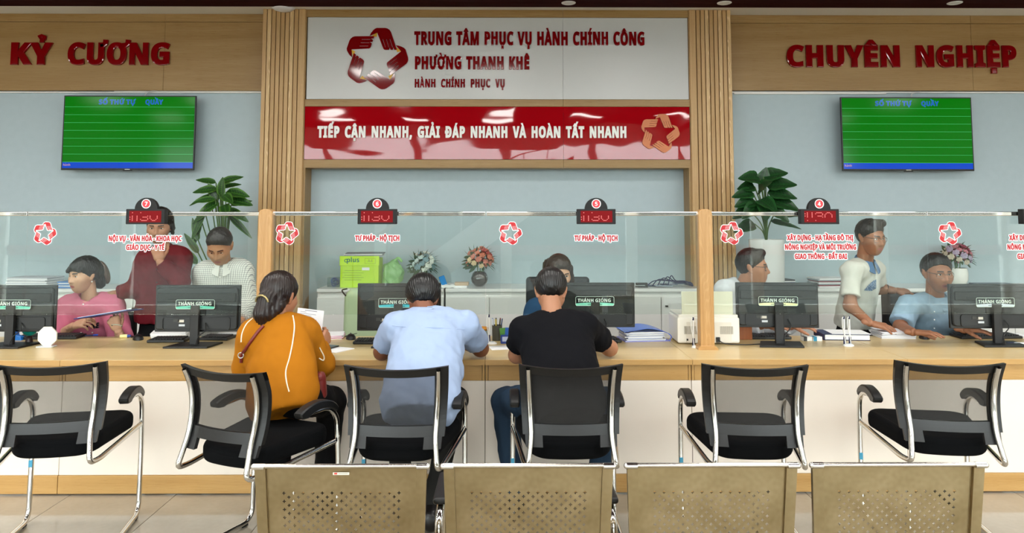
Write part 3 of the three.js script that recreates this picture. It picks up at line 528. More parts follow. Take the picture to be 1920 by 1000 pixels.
// ---------------------------------------------------------------- perforated steel waiting seats, backs to the camera
M.seatSteel = mat('#ffffff', 0.36, { metalness: 1, map: dataTex(256, 256, (x, y) => { const a = wrapN(x / 50, y / 50, 256 / 50, 256 / 50, 21), b = wrapN(x / 9, y / 9, 256 / 9, 256 / 9, 22), k = a * 16 + b * 9; return [152 + k * 1.4, 135 + k * 1.4, 103 + k * 1.4]; }), side: THREE.DoubleSide });
M.seatSteel.map.repeat.set(2.2, 2.2);
{
  const zb = 2.03, yt = Y(960, 872, zb), spans = [[479, 801], [832, 1149], [1175, 1493], [1521, 1843]];
  const t = thing('waiting_bench', 'row of four perforated steel waiting seats seen from behind', 'bench', [W(1160, 900, zb), 0, zb]); const ox = t.position.x;
  const plus = (x, y, a, b) => new THREE.Path([[x - a, y - b], [x - b, y - b], [x - b, y - a], [x + b, y - a], [x + b, y - b], [x + a, y - b], [x + a, y + b], [x + b, y + b], [x + b, y + a], [x - b, y + a], [x - b, y + b], [x - a, y + b]].map((p) => new THREE.Vector2(...p)));
  spans.forEach(([pa, pb], k) => {
    const xa = W(pa, 880, zb) - ox, xb = W(pb, 880, zb) - ox, w = xb - xa, cx = (xa + xb) / 2, H = 0.43, sg = new THREE.Group(); sg.name = 'seat_unit'; t.add(sg); sg.position.set(cx, 0, 0);
    // back sheet: perforated, leaning, top and side edges folded
    const s = rrShape(w * 0.875, H, 0.004); s.curves.length; const sh = new THREE.Shape(s.getPoints(3));
    for (let r = 0; r < 15; r++) for (let c = 0; c < 13; c++) { const off = r % 2 ? 0.5 : 0; if (r % 2 && c === 12) continue; sh.holes.push(plus((c - 6 + off) * w * 0.0565, H / 2 - 0.083 - r * 0.0128, 0.0052, 0.0015)); }
    const bend = (g, k2 = 1) => { const p = g.attributes.position; for (let i = 0; i < p.count; i++) { const y = p.getY(i), q = (H / 2 - y); p.setXYZ(i, p.getX(i) * (1 - 0.06 * q / H * k2), yt - 0.004 - q * 0.985, p.getZ(i) - 0.11 * q); } g.computeVertexNormals(); return g; };
    part('back_sheet', bend(uvm(extrude(sh, 0.002))), M.seatSteel, sg);
    for (const e of [-1, 1]) {
      const side = new THREE.BoxGeometry(w * 0.062, H, 0.014, 2, 24, 1).translate(e * w * 0.469, 0, 0.004); bend(side); part('side_fold', uvm(side), M.seatSteel, sg);
      part('corner_cap', merge([new THREE.CylinderGeometry(0.0095, 0.0095, w * 0.062, 14).rotateZ(Math.PI / 2).translate(e * w * 0.472, yt, 0.012), new THREE.SphereGeometry(0.0095, 14, 10).translate(e * w * 0.503, yt, 0.012)]), M.chrome, sg);
    }
    part('top_roll', new THREE.CylinderGeometry(0.0068, 0.0068, w * 0.885, 16).rotateZ(Math.PI / 2).translate(0, yt + 0.001, 0.01), mat('#cfcac0', 0.22, { metalness: 1 }), sg);
    // seat pan towards the counter
    const pan = new THREE.Shape(rrShape(w * 0.9, 0.44, 0.02).getPoints(3)); for (let r = 0; r < 11; r++) for (let c = 0; c < 13; c++) { if (r % 2 && c === 12) continue; pan.holes.push(plus((c - 6 + (r % 2 ? 0.5 : 0)) * w * 0.0565, 0.14 - r * 0.0256, 0.0052, 0.0015)); }
    const pg = extrude(pan, 0.002); pg.rotateX(-Math.PI / 2); const pp = pg.attributes.position; for (let i = 0; i < pp.count; i++) { const z = pp.getZ(i); pp.setXYZ(i, pp.getX(i), pp.getY(i) + 0.4 - 0.02 * Math.cos(z * 5) + (z < -0.17 ? (z + 0.17) * 0.5 : 0), z - 0.28); } pg.computeVertexNormals(); part('seat_pan', uvm(pg), M.seatSteel, sg);
    if (k === 0) { const tx = canvasTex(256, 40, (c) => { c.fillStyle = '#d8d2c2'; c.fillRect(0, 0, 256, 40); c.fillStyle = '#c23128'; c.fillRect(18, 8, 50, 24); c.fillStyle = '#8d877a'; c.fillRect(84, 15, 150, 9); }); const nb = part('name_plate', new THREE.PlaneGeometry(0.05, 0.008).translate(0, yt - 0.024, 0.0035), mat('#fff', 0.35, { map: tx }), sg); }
  });
  const x0 = W(479, 880, zb) - ox, x1 = W(1843, 880, zb) - ox;
  part('beam', box(x1 - x0 - 0.1, 0.06, 0.08, (x0 + x1) / 2, 0.33, -0.22, 0.008), M.darkPlastic, t);
  for (let k = 0; k < 5; k++) {
    const px = [474, 816, 1161, 1507, 1850][k], x = W(px, 990, zb) - ox;
    part('arm', bentTube([[x, 0.36, -0.2], [x, 0.6, -0.12], [x, 0.635, -0.2], [x, 0.64, -0.46], [x, 0.36, -0.46], [x, 0.36, -0.2]], 0.05, 0.014, 10, 70), M.chrome, t);
    part('arm_pad', box(0.05, 0.022, 0.26, x, 0.652, -0.3, 0.01, 'x', 3), M.blackPlastic, t);
  }
  for (const q of [0.12, 0.88]) { const x = x0 + (x1 - x0) * q; part('leg', box(0.04, 0.3, 0.06, x, 0.17, -0.22, 0.006), M.chrome, t); part('foot_bar', merge([bentTube([[x, 0.02, 0.1], [x, 0.06, -0.05], [x, 0.06, -0.4], [x, 0.02, -0.55]], 0.06, 0.018, 10, 40)]), M.chrome, t); }
}
// ---------------------------------------------------------------- monitors seen from behind
M.monitor = mat('#17191a', 0.35); M.monitorDark = mat('#0c0c0c', 0.5);
const stickerTex = ['#6fd6bd', '#41c7d8', '#8fe0c6', '#efe7b4', '#d7dbe6', '#9fe0a8'].map((col) => canvasTex(512, 130, (c) => {
  c.fillStyle = '#10181a'; c.beginPath(); c.roundRect(4, 4, 504, 122, 18); c.fill(); c.save(); c.clip(); c.fillStyle = col; c.beginPath(); c.moveTo(0, 96); c.quadraticCurveTo(256, 68, 512, 96); c.lineTo(512, 130); c.lineTo(0, 130); c.fill(); c.restore();
  c.strokeStyle = '#dfe9e0'; c.lineWidth = 5; c.beginPath(); c.roundRect(5, 5, 502, 120, 18); c.stroke();
  inkText(c, 'THÁNH GIÓNG', 250, 76, 44, { width: 440, fill: '#eef4ea' }); inkText(c, 'MÁY TÍNH VIỆT NAM', 256, 114, 13, { width: 190, fill: '#3d5a58' });
}));
function monitor(px0, px1, py0, py1, label, k, turn = 0) {
  const z = -0.46, x = (W(px0, 580, z) + W(px1, 580, z)) / 2, w = (W(px1, 580, z) - W(px0, 580, z)) / Math.cos(turn), y1 = Y(960, py0, z), y0 = Y(960, py1, z), h = y1 - y0;
  const t = thing('monitor', label, 'monitor', [x, TOP, z], turn, 'computer monitors on the counter'), cy = (y0 + y1) / 2 - TOP;
  part('panel', box(w, h, 0.02, 0, cy, -0.025, 0.004), M.monitor, t);
  part('screen', box(w - 0.02, h - 0.03, 0.002, 0, cy, -0.036), mat('#0a0c10', 0.15), t);
  const s = rrShape(w * 0.94, h * 0.86, 0.02); part('back_cover', extrude(s, 0.012, 0.006).translate(0, cy, -0.015), M.monitor, t);
  part('upper_bulge', box(w * 0.92, h * 0.2, 0.014, 0, cy + h * 0.24, 0.006, 0.006), M.monitorDark, t); part('seam_bar', box(w * 0.62, 0.006, 0.006, -w * 0.02, cy + h * 0.2, 0.013, 0.002), M.blackMatt, t);
  const frame = new THREE.Shape(rrShape(w * 0.8, h * 0.27, 0.02).getPoints(4)); frame.holes.push(new THREE.Path(rrShape(w * 0.775, h * 0.24, 0.016).getPoints(4)));
  part('port_bay', extrude(frame, 0.008).translate(0, cy - h * 0.31, 0.001), M.darkPlastic, t);
  for (const [dx, dy, ww, hh, c] of [[-0.16, -0.26, 0.04, 0.016, '#cfc9bd'], [-0.15, -0.35, 0.032, 0.013, '#c9cdd2'], [-0.21, -0.25, 0.026, 0.018, '#3a3a38']]) part('port_label', box(w * 0.07, hh, 0.002, w * dx * 1.1, cy + h * dy, 0.006), mat(c, 0.5), t);
  for (let r = 0; r < 5; r++) for (let q = 0; q < 2; q++) part('vent', box(w * 0.1, 0.003, 0.002, (q ? 1 : -1) * w * 0.4, cy - h * 0.04 - r * 0.009, 0.0046), M.blackMatt, t);
  part('neck', box(0.055, cy + h * 0.06 + 0.006, 0.03, 0, (cy + h * 0.06 + 0.006) / 2, 0.022, 0.005), M.darkPlastic, t); part('neck_plate', box(0.12, 0.1, 0.008, 0, cy + h * 0.02, 0.008, 0.004), M.darkPlastic, t);
  const b = poly([[-0.115, 0], [0.115, 0], [0.075, -0.2], [-0.075, -0.2]]); b.closePath?.(); const bg = extrude(poly([[-0.15, -0.125], [0.12, -0.125], [0.15, 0.055], [-0.1, 0.055]]), 0.008, 0.002).rotateX(-Math.PI / 2).translate(0, 0.002, 0);
  part('base', bg, M.monitorDark, t);
  part('logo_sticker', box(0.25, 0.062, 0.0015, -w * 0.005, cy + h * 0.1, 0.0195), mat('#ffffff', 0.25, { map: stickerTex[k] }), t);
  const st = t.children[t.children.length - 1], uv = st.geometry.attributes.uv, pp = st.geometry.attributes.position; for (let i = 0; i < uv.count; i++) uv.setXY(i, (pp.getX(i) + w * 0.005 + 0.125) / 0.25, (pp.getY(i) - cy - h * 0.1 + 0.031) / 0.062);
  part('cable', tube([[0.06, cy - h * 0.3, 0.008], [0.07, cy - h * 0.45, 0.03], [0.03, 0.06, 0.035], [0.02, 0.01, 0.06]], 0.0035), M.blackPlastic, t);
}
monitor(-52, 102, 535, 622, 'black monitor at the left edge beside the clerk in pink', 0); monitor(289, 449, 535, 622.5, 'black monitor below the clerk in the checked shirt', 0);
monitor(669, 826, 532, 621, 'black monitor behind the head of the man in pale blue', 1); monitor(1040, 1191, 531, 615, 'black monitor beside the man in black', 2, 0.0); monitor(1383, 1534, 531, 616, 'black monitor in front of the seated man with dark glasses', 3, -0.08); monitor(1783, 1945, 534, 618, 'black monitor at the right edge of the counter', 4);
// ---------------------------------------------------------------- keyboards and mice
const keyMat = mat('#1a1a1b', 0.5);
function keyboard(px, py, label, turn = 0, w = 0.43) {
  const p = PY(px, py, TOP), t = thing('keyboard', label, 'keyboard', [p.x, TOP, p.z], turn); part('tray', box(w, 0.018, 0.14, 0, 0.01, 0, 0.005), M.blackPlastic, t);
  const g = box(0.0155, 0.008, 0.0155, 0, 0, 0, 0.002); const n = Math.floor(w / 0.0185) - 1; const list = []; for (let r = 0; r < 6; r++) for (let c = 0; c < n; c++) list.push(g.clone().translate((c - (n - 1) / 2) * 0.0185, 0.022, (r - 2.5) * 0.0195));
  const k = part('keys', merge(list), keyMat, t); k.userData.kind = 'stuff';
}
function mouse(px, py, label, turn = 0) {
  const p = PY(px, py, TOP), t = thing('computer_mouse', label, 'mouse', [p.x, TOP, p.z], turn), g = new THREE.SphereGeometry(1, 20, 12, 0, Math.PI * 2, 0, Math.PI / 2).scale(0.033, 0.036, 0.056); part('body', g, M.blackPlastic, t); part('wheel', cyl(0.007, 0.007, 0.006, 0, 0, 0, 14).rotateZ(Math.PI / 2).translate(0, 0.031, -0.025), M.darkPlastic, t);
  part('cord', tube([[0, 0.01, -0.05], [-0.03, 0.004, -0.1], [0.02, 0.004, -0.16], [0.06, 0.004, -0.2]], 0.002, 6), M.blackMatt, t);
}
keyboard(318, 640, 'black keyboard left of the second monitor stand', 0.05, 0.24); keyboard(408, 636, 'black keyboard right of the second monitor stand', -0.1, 0.2); mouse(259, 637, 'black mouse beside the left keyboard', 0.6);
keyboard(96, 634, 'black keyboard behind the left edge monitor', 0.04, 0.4); keyboard(684, 643, 'black keyboard beside the arm of the man in pale blue', 0, 0.13); mouse(658, 636, 'black mouse between mustard sleeve and pale blue sleeve', 0.3);
keyboard(1436, 634, 'black keyboard behind the monitor stand of the man with dark glasses', 0, 0.3); mouse(1733, 635, 'black mouse under the hand of the man in light blue', -0.4); keyboard(1848, 633, 'black keyboard under the right edge monitor', 0.03, 0.42); keyboard(1146, 640, 'small black keypad beside the blue folders', 0.2, 0.1);
// ---------------------------------------------------------------- papers, books, folders on the counter
const linesTex = canvasTex(256, 360, (c) => { c.fillStyle = '#f1f1f3'; c.fillRect(0, 0, 256, 360); c.fillStyle = '#8b8f9c'; for (let k = 0; k < 24; k++) { const w = 60 + ((k * 97) % 140); c.fillRect(26, 24 + k * 13, w, 3); } c.fillRect(70, 10, 120, 5); });
const printed = mat('#ffffff', 0.8, { map: linesTex, side: THREE.DoubleSide });
function sheets(px, py, n, w, d, label, cat = 'papers', turn = 0, name = 'paper_stack', m = M.paper, th = 0.004, y = TOP) {
  const p = PY(px, py, y), t = thing(name, label, cat, [p.x, y, p.z], turn);
  for (let k = 0; k < n; k++) { const g = new THREE.BoxGeometry(w, th * 0.92, d, 8, 1, 6), q = g.attributes.position, e = rr(-1, 1); for (let i = 0; i < q.count; i++) q.setY(i, q.getY(i) + 0.003 * Math.max(0, Math.abs(q.getX(i) / w) - 0.3) * e * Math.min(k, 3)); g.computeVertexNormals(); const s = part('sheet', uvm(g), Array.isArray(m) ? m[k % m.length] : m, t); s.position.set(rr(-0.006, 0.006), th * (k + 0.5), rr(-0.006, 0.006)); s.rotation.y = rr(-0.05, 0.05); }
  return t;
}
sheets(318, 630, 5, 0.22, 0.16, 'loose white papers fanned under the second monitor', 'papers', 0.25, 'paper_stack', M.paper, 0.006); sheets(445, 629, 6, 0.2, 0.16, 'stack of forms right of the second monitor', 'papers', -0.1, 'paper_stack', [M.paper, mat('#d9d3cf', 0.8), M.paper], 0.007);
sheets(610, 633, 5, 0.24, 0.17, 'pile of pink and white slips beside the mustard sleeve', 'papers', 0.15, 'paper_stack', [M.paper, mat('#c26a86', 0.7), M.paper, mat('#d9a8c0', 0.7)], 0.005);
sheets(632, 657, 2, 0.12, 0.17, 'white forms lying before the mustard jacket', 'papers', -0.5, 'paper_sheet', M.paper, 0.002); { const t = sheets(626, 655, 1, 0.075, 0.15, 'black phone on forms before the mustard jacket', 'phone', -0.45, 'mobile_phone', mat('#0b0c0e', 0.15), 0.008); t.position.y += 0.006; t.position.x -= 0.05; }
sheets(948, 652, 1, 0.2, 0.14, 'white slip between the two seated men', 'papers', 0.2, 'paper_sheet', M.paper, 0.002);
sheets(1675, 631.5, 12, 0.22, 0.2, 'thick stack of stapled white papers under the hand in polo sleeve', 'papers', -0.12, 'paper_stack', [M.paper, mat('#dcdde4', 0.8)], 0.0036);
{ // ledger book
  const p = PY(1578, 634, TOP), t = thing('ledger_book', 'thick navy ledger beside the pen stand with white pages', 'book', [p.x, TOP, p.z], -0.1);
  part('pages', box(0.285, 0.032, 0.2, 0.004, 0.02, 0, 0.002), M.paper, t); part('cover', box(0.3, 0.003, 0.21, 0, 0.0015, 0, 0.001), M.navy, t); part('cover', box(0.3, 0.003, 0.21, 0, 0.038, 0, 0.001), M.navy, t); part('spine', box(0.004, 0.038, 0.21, -0.149, 0.02, 0, 0.001), M.navy, t); part('loose_sheet', box(0.25, 0.002, 0.19, 0.035, 0.0408, 0, 0), M.paper, t);
}
{ // blue ring folders with papers
  const p = PY(1203, 636, TOP), t = thing('folder_stack', 'bulging blue plastic folder of documents beside the black sleeve', 'folder', [p.x, TOP, p.z], 0.12);
  for (let k = 0; k < 12; k++) part('document', box(0.25 + rr(-0.02, 0.02), 0.004, 0.2, rr(-0.012, 0.012), 0.006 + k * 0.0047, rr(-0.008, 0.008)), k % 3 ? M.paper : mat('#b9bfdc', 0.6), t);
  const cg = new THREE.BoxGeometry(0.3, 0.003, 0.22, 12, 1, 2), q = cg.attributes.position; for (let i = 0; i < q.count; i++) { const u = q.getX(i) / 0.15; q.setY(i, q.getY(i) + 0.085 - 0.035 * Math.max(0, u) ** 2 - 0.02 * Math.max(0, -u)); } cg.computeVertexNormals();
  const bl = mat('#2f62d8', 0.3, { clearcoat: 0.5 }); part('cover', cg, bl, t); part('cover', box(0.31, 0.003, 0.22, 0.01, 0.0016, 0, 0.001), mat('#8a8de0', 0.4), t); part('spine', tube([[0.15, 0.05, 0.11], [0.168, 0.03, 0.11], [0.155, 0.004, 0.11]], 0.003, 6), bl, t);
}
// ---------------------------------------------------------------- pen stands with corded pens
function penStand(px, py, n, label) {
  const p = PY(px, py, TOP), t = thing('pen_stand', label, 'pen stand', [p.x, TOP, p.z]); part('base', lathe([[0, 0.014], [0.02, 0.014], [0.032, 0.008], [0.034, 0]], 28).scale(1, 1, 0.8), mat('#f0efec', 0.3), t); part('badge', cyl(0.012, 0.012, 0.002, 0.004, 0.0145, 0.008, 20), mat('#c9d3de', 0.3), t);
  for (let k = 0; k < n; k++) { const q = part('pen', cyl(0.0045, 0.0045, 0.125, 0, 0.105, 0, 12), mat('#f2f1ee', 0.3), t); q.position.set(-0.018 + k * 0.034 / Math.max(1, n - 1), 0, -0.012); part('pen_cap', cyl(0.005, 0.0045, 0.018, 0, 0.176, 0, 12), M.navy, q); part('socket', cyl(0.0075, 0.0085, 0.05, 0, 0.03, 0, 14), M.navy, q); part('coil_cord', tube([[0, 0.18, 0], [-0.012, 0.172, 0.004], [-0.014, 0.12, 0.008], [-0.006, 0.07, 0.01], [0, 0.012, 0.012]], 0.0028, 6, 30), mat('#efeeea', 0.4), q); }
}
penStand(922, 645, 1, 'single white corded pen on a stand between the two seated men'); penStand(1307, 652, 2, 'white corded pen stand in front of the white printer'); penStand(1591, 649, 2, 'pair of white corded pens on a stand before the ledger');
// ---------------------------------------------------------------- pen cup and note boxes between the seated men
{
  const p = PY(929, 640, TOP), t = thing('pen_cup', 'dark glass pen cup with scissors and pens', 'pen cup', [p.x + 0.01, TOP, p.z - 0.03]); part('cup', lathe([[0.0, 0.003], [0.03, 0.003], [0.032, 0.0], [0.034, 0.1], [0.031, 0.1], [0.03, 0.006]], 24), mat('#4a4a42', 0.3), t);
  for (let k = 0; k < 7; k++) { const a = k * 0.9, q = part('pen', cyl(0.004, 0.004, 0.13, 0, 0.075, 0, 8), mat(['#20365c', '#111111', '#c9b23a', '#dfe6ef', '#2d6fb5', '#111111', '#7d1d1d'][k], 0.4), t); q.position.set(Math.cos(a) * 0.015, 0.004, Math.sin(a) * 0.015); q.rotation.set(Math.sin(a) * 0.14, 0, -Math.cos(a) * 0.14); }
  const b = PY(951, 644, TOP), u = thing('note_box', 'small blue card box with leaflets beside the pen cup', 'card box', [b.x, TOP, b.z], 0.1); part('tray', box(0.085, 0.055, 0.04, 0, 0.0275, 0, 0.003), mat('#27408f', 0.4), u); part('label', box(0.06, 0.03, 0.001, -0.004, 0.03, 0.0206), mat('#b8c4e0', 0.5), u); for (let k = 0; k < 3; k++) { const s = part('leaflet', box(0.04, 0.05, 0.003, -0.02 + k * 0.022, 0.075, -0.004 + k * 0.004), mat(['#4f8f3c', '#2b5fae', '#2b5fae'][k], 0.5), u); s.rotation.z = 0.1 - k * 0.16; }
  const g = PY(905, 640, TOP), v = thing('sweet_jar', 'small glass jar with an amber lid behind the pale blue sleeve', 'jar', [g.x, TOP, g.z - 0.05]); part('jar', lathe([[0, 0.002], [0.036, 0.002], [0.04, 0.01], [0.04, 0.06], [0.034, 0.066]], 24), mat('#b9c4bd', 0.1, { transmission: 0.5 }), v); part('lid', lathe([[0, 0.088], [0.03, 0.086], [0.037, 0.078], [0.037, 0.064], [0, 0.064]], 24), mat('#c78422', 0.3), v);
}
// ---------------------------------------------------------------- white printer behind the post, wooden box, glue boxes, phone
{
  const p = PY(1310, 648, TOP), w = 0.4, t = thing('desk_printer', 'white desktop printer behind the light wood post', 'printer', [W(1325, 620, p.z - 0.1), TOP, p.z - 0.14], -0.02), pw = mat('#ece7dc', 0.4);
  part('body', box(w, 0.165, 0.3, 0, 0.0875, -0.05, 0.014, 'x', 3), pw, t); part('rear_panel', box(w * 0.72, 0.13, 0.01, 0, 0.075, 0.103, 0.003), mat('#e4ddd0', 0.45), t); part('lid', box(w * 0.96, 0.02, 0.28, 0, 0.176, -0.05, 0.006), pw, t);
  const tr = part('paper_tray', box(w * 0.83, 0.15, 0.006, 0, 0.258, 0.07, 0.004), mat('#e2dcc6', 0.4), t); part('paper', box(w * 0.7, 0.1, 0.003, 0, 0.25, 0.064), M.paper, tr);
  for (let k = 0; k < 14; k++) for (const s of [-1, 1]) part('vent_slot', box(0.0022, 0.05, 0.002, s * 0.115 + (k - 7) * 0.006, 0.09, 0.1087), mat('#8d877a', 0.7), t);
  part('power_socket', box(0.024, 0.034, 0.012, 0.055, 0.03, 0.112, 0.003), M.blackPlastic, t); part('usb_socket', box(0.01, 0.012, 0.004, -0.14, 0.03, 0.109), M.darkPlastic, t);
  part('power_cord', tube([[0.055, 0.03, 0.116], [0.1, 0.008, 0.13], [0.22, 0.005, 0.14], [0.34, 0.005, 0.11]], 0.0035, 6), M.blackPlastic, t);
  const b = PY(1398, 637, TOP), u = thing('wooden_box', 'small plain wooden box beside the printer', 'box', [b.x, TOP, b.z - 0.03]); part('box_body', box(0.085, 0.09, 0.08, 0, 0.045, 0, 0.003, 'y'), mat('#c98d45', 0.45, { map: M.postWood.map }), u); part('lid', box(0.089, 0.008, 0.084, 0, 0.094, 0, 0.002), mat('#b97d3c', 0.45), u);
  const g = PY(1522, 639, TOP); for (const [dx, c1, c2, lb] of [[-0.035, '#e9e6de', '#2a2a2c', 'small white and black ink pad box beside the monitor base'], [0.03, '#f0efec', '#2d8fb4', 'small white box with a blue band beside the ink pad box']]) { const v = thing('small_carton', lb, 'box', [g.x + dx, TOP, g.z], 0.1); part('carton', box(0.062, 0.028, 0.045, 0, 0.014, 0, 0.002), mat(c1, 0.5), v); part('band', box(0.024, 0.0285, 0.0455, -0.018, 0.0144, 0, 0.001), mat(c2, 0.5), v); }
  const q = PY(1253, 634, TOP), r = thing('power_adapter', 'thin white adapter lying left of the printer', 'adapter', [q.x, TOP, q.z], 0.3); part('case', box(0.09, 0.014, 0.06, 0, 0.007, 0, 0.004), pw, r); part('led', box(0.01, 0.001, 0.004, 0.03, 0.0145, 0.02), M.blue, r);
}
// ---------------------------------------------------------------- left edge: teal webcam globe, octagonal white stand, blue figure, pens
{
  const a = PY(56, 643, TOP), t = thing('teal_stamp', 'round teal rubber stamp on a dark foot by the left edge', 'stamp', [a.x, TOP, a.z + 0.01]); part('head', new THREE.SphereGeometry(0.047, 24, 16).scale(1, 0.78, 0.6).translate(0, 0.082, 0), mat('#0f8577', 0.25), t); part('foot', lathe([[0, 0.045], [0.017, 0.045], [0.02, 0.02], [0.024, 0]], 20), mat('#2a1514', 0.4), t);
  const b = PY(98, 648, TOP), u = thing('document_stand', 'white octagonal plate on a clear stand beside the left monitor', 'stand', [b.x, TOP, b.z + 0.05]); const o = new THREE.Shape(); for (let k = 0; k < 8; k++) { const q = (k + 0.5) * Math.PI / 4, X = Math.cos(q) * 0.062, Yy = Math.sin(q) * 0.062 + 0.066; k ? o.lineTo(X, Yy) : o.moveTo(X, Yy); } o.closePath();
  part('plate', extrude(o, 0.008, 0.002), mat('#e9e2d8', 0.4), u); part('base', box(0.1, 0.008, 0.06, 0, 0.004, 0.01, 0.003), mat('#dfe4e2', 0.15), u);
  const c = PY(30, 637, TOP), v = thing('blue_tape_dispenser', 'bright blue tape dispenser behind the left monitor stand', 'tape dispenser', [c.x, TOP, c.z]); const bl = mat('#1376cf', 0.35), s = poly([[-0.05, 0], [0.055, 0], [0.05, 0.02], [0.02, 0.03], [0.01, 0.07], [-0.02, 0.085], [-0.045, 0.06]]); part('housing', extrude(s, 0.03, 0.003), bl, v); part('tape_roll', cyl(0.022, 0.022, 0.022, 0, 0, 0, 24).rotateX(Math.PI / 2).translate(-0.018, 0.045, 0.018), mat('#dfe3e6', 0.3), v);
  const d = PY(165, 631, TOP), w = thing('blue_pen', 'short blue pen lying before the clerk in pink', 'pen', [d.x, TOP, d.z], 0.5); part('barrel', cyl(0.005, 0.005, 0.09, 0, 0, 0, 10).rotateZ(Math.PI / 2).translate(0, 0.005, 0), M.navy, w); part('cap', cyl(0.0056, 0.0056, 0.03, 0, 0, 0, 10).rotateZ(Math.PI / 2).translate(0.045, 0.0056, 0), M.blue, w);
  const e = PY(232, 634, TOP), y = thing('glue_bottle', 'small yellow and blue glue bottle beside the mouse', 'glue bottle', [e.x, TOP, e.z], 0.2); part('bottle', cyl(0.012, 0.012, 0.045, 0, 0, 0, 16).rotateZ(Math.PI / 2).translate(0, 0.012, 0), mat('#eadf9a', 0.4), y); part('cap', cyl(0.008, 0.011, 0.022, 0, 0, 0, 16).rotateZ(-Math.PI / 2).translate(0.033, 0.012, 0), mat('#24408f', 0.4), y);
  const f = PY(1903, 645.5, TOP), z = thing('marker_pen', 'blue and white marker lying at the right edge', 'marker', [f.x, TOP, f.z + 0.02], 0.05); part('barrel', cyl(0.007, 0.007, 0.085, 0, 0, 0, 12).rotateZ(Math.PI / 2).translate(0.02, 0.007, 0), mat('#e9ecf2', 0.35), z); part('cap', cyl(0.0075, 0.0075, 0.045, 0, 0, 0, 12).rotateZ(Math.PI / 2).translate(-0.045, 0.0075, 0), M.navy, z);
  sheets(1905, 632, 3, 0.14, 0.12, 'white cards behind the right edge keyboard', 'papers', 0.1, 'paper_stack', M.paper, 0.004);
}
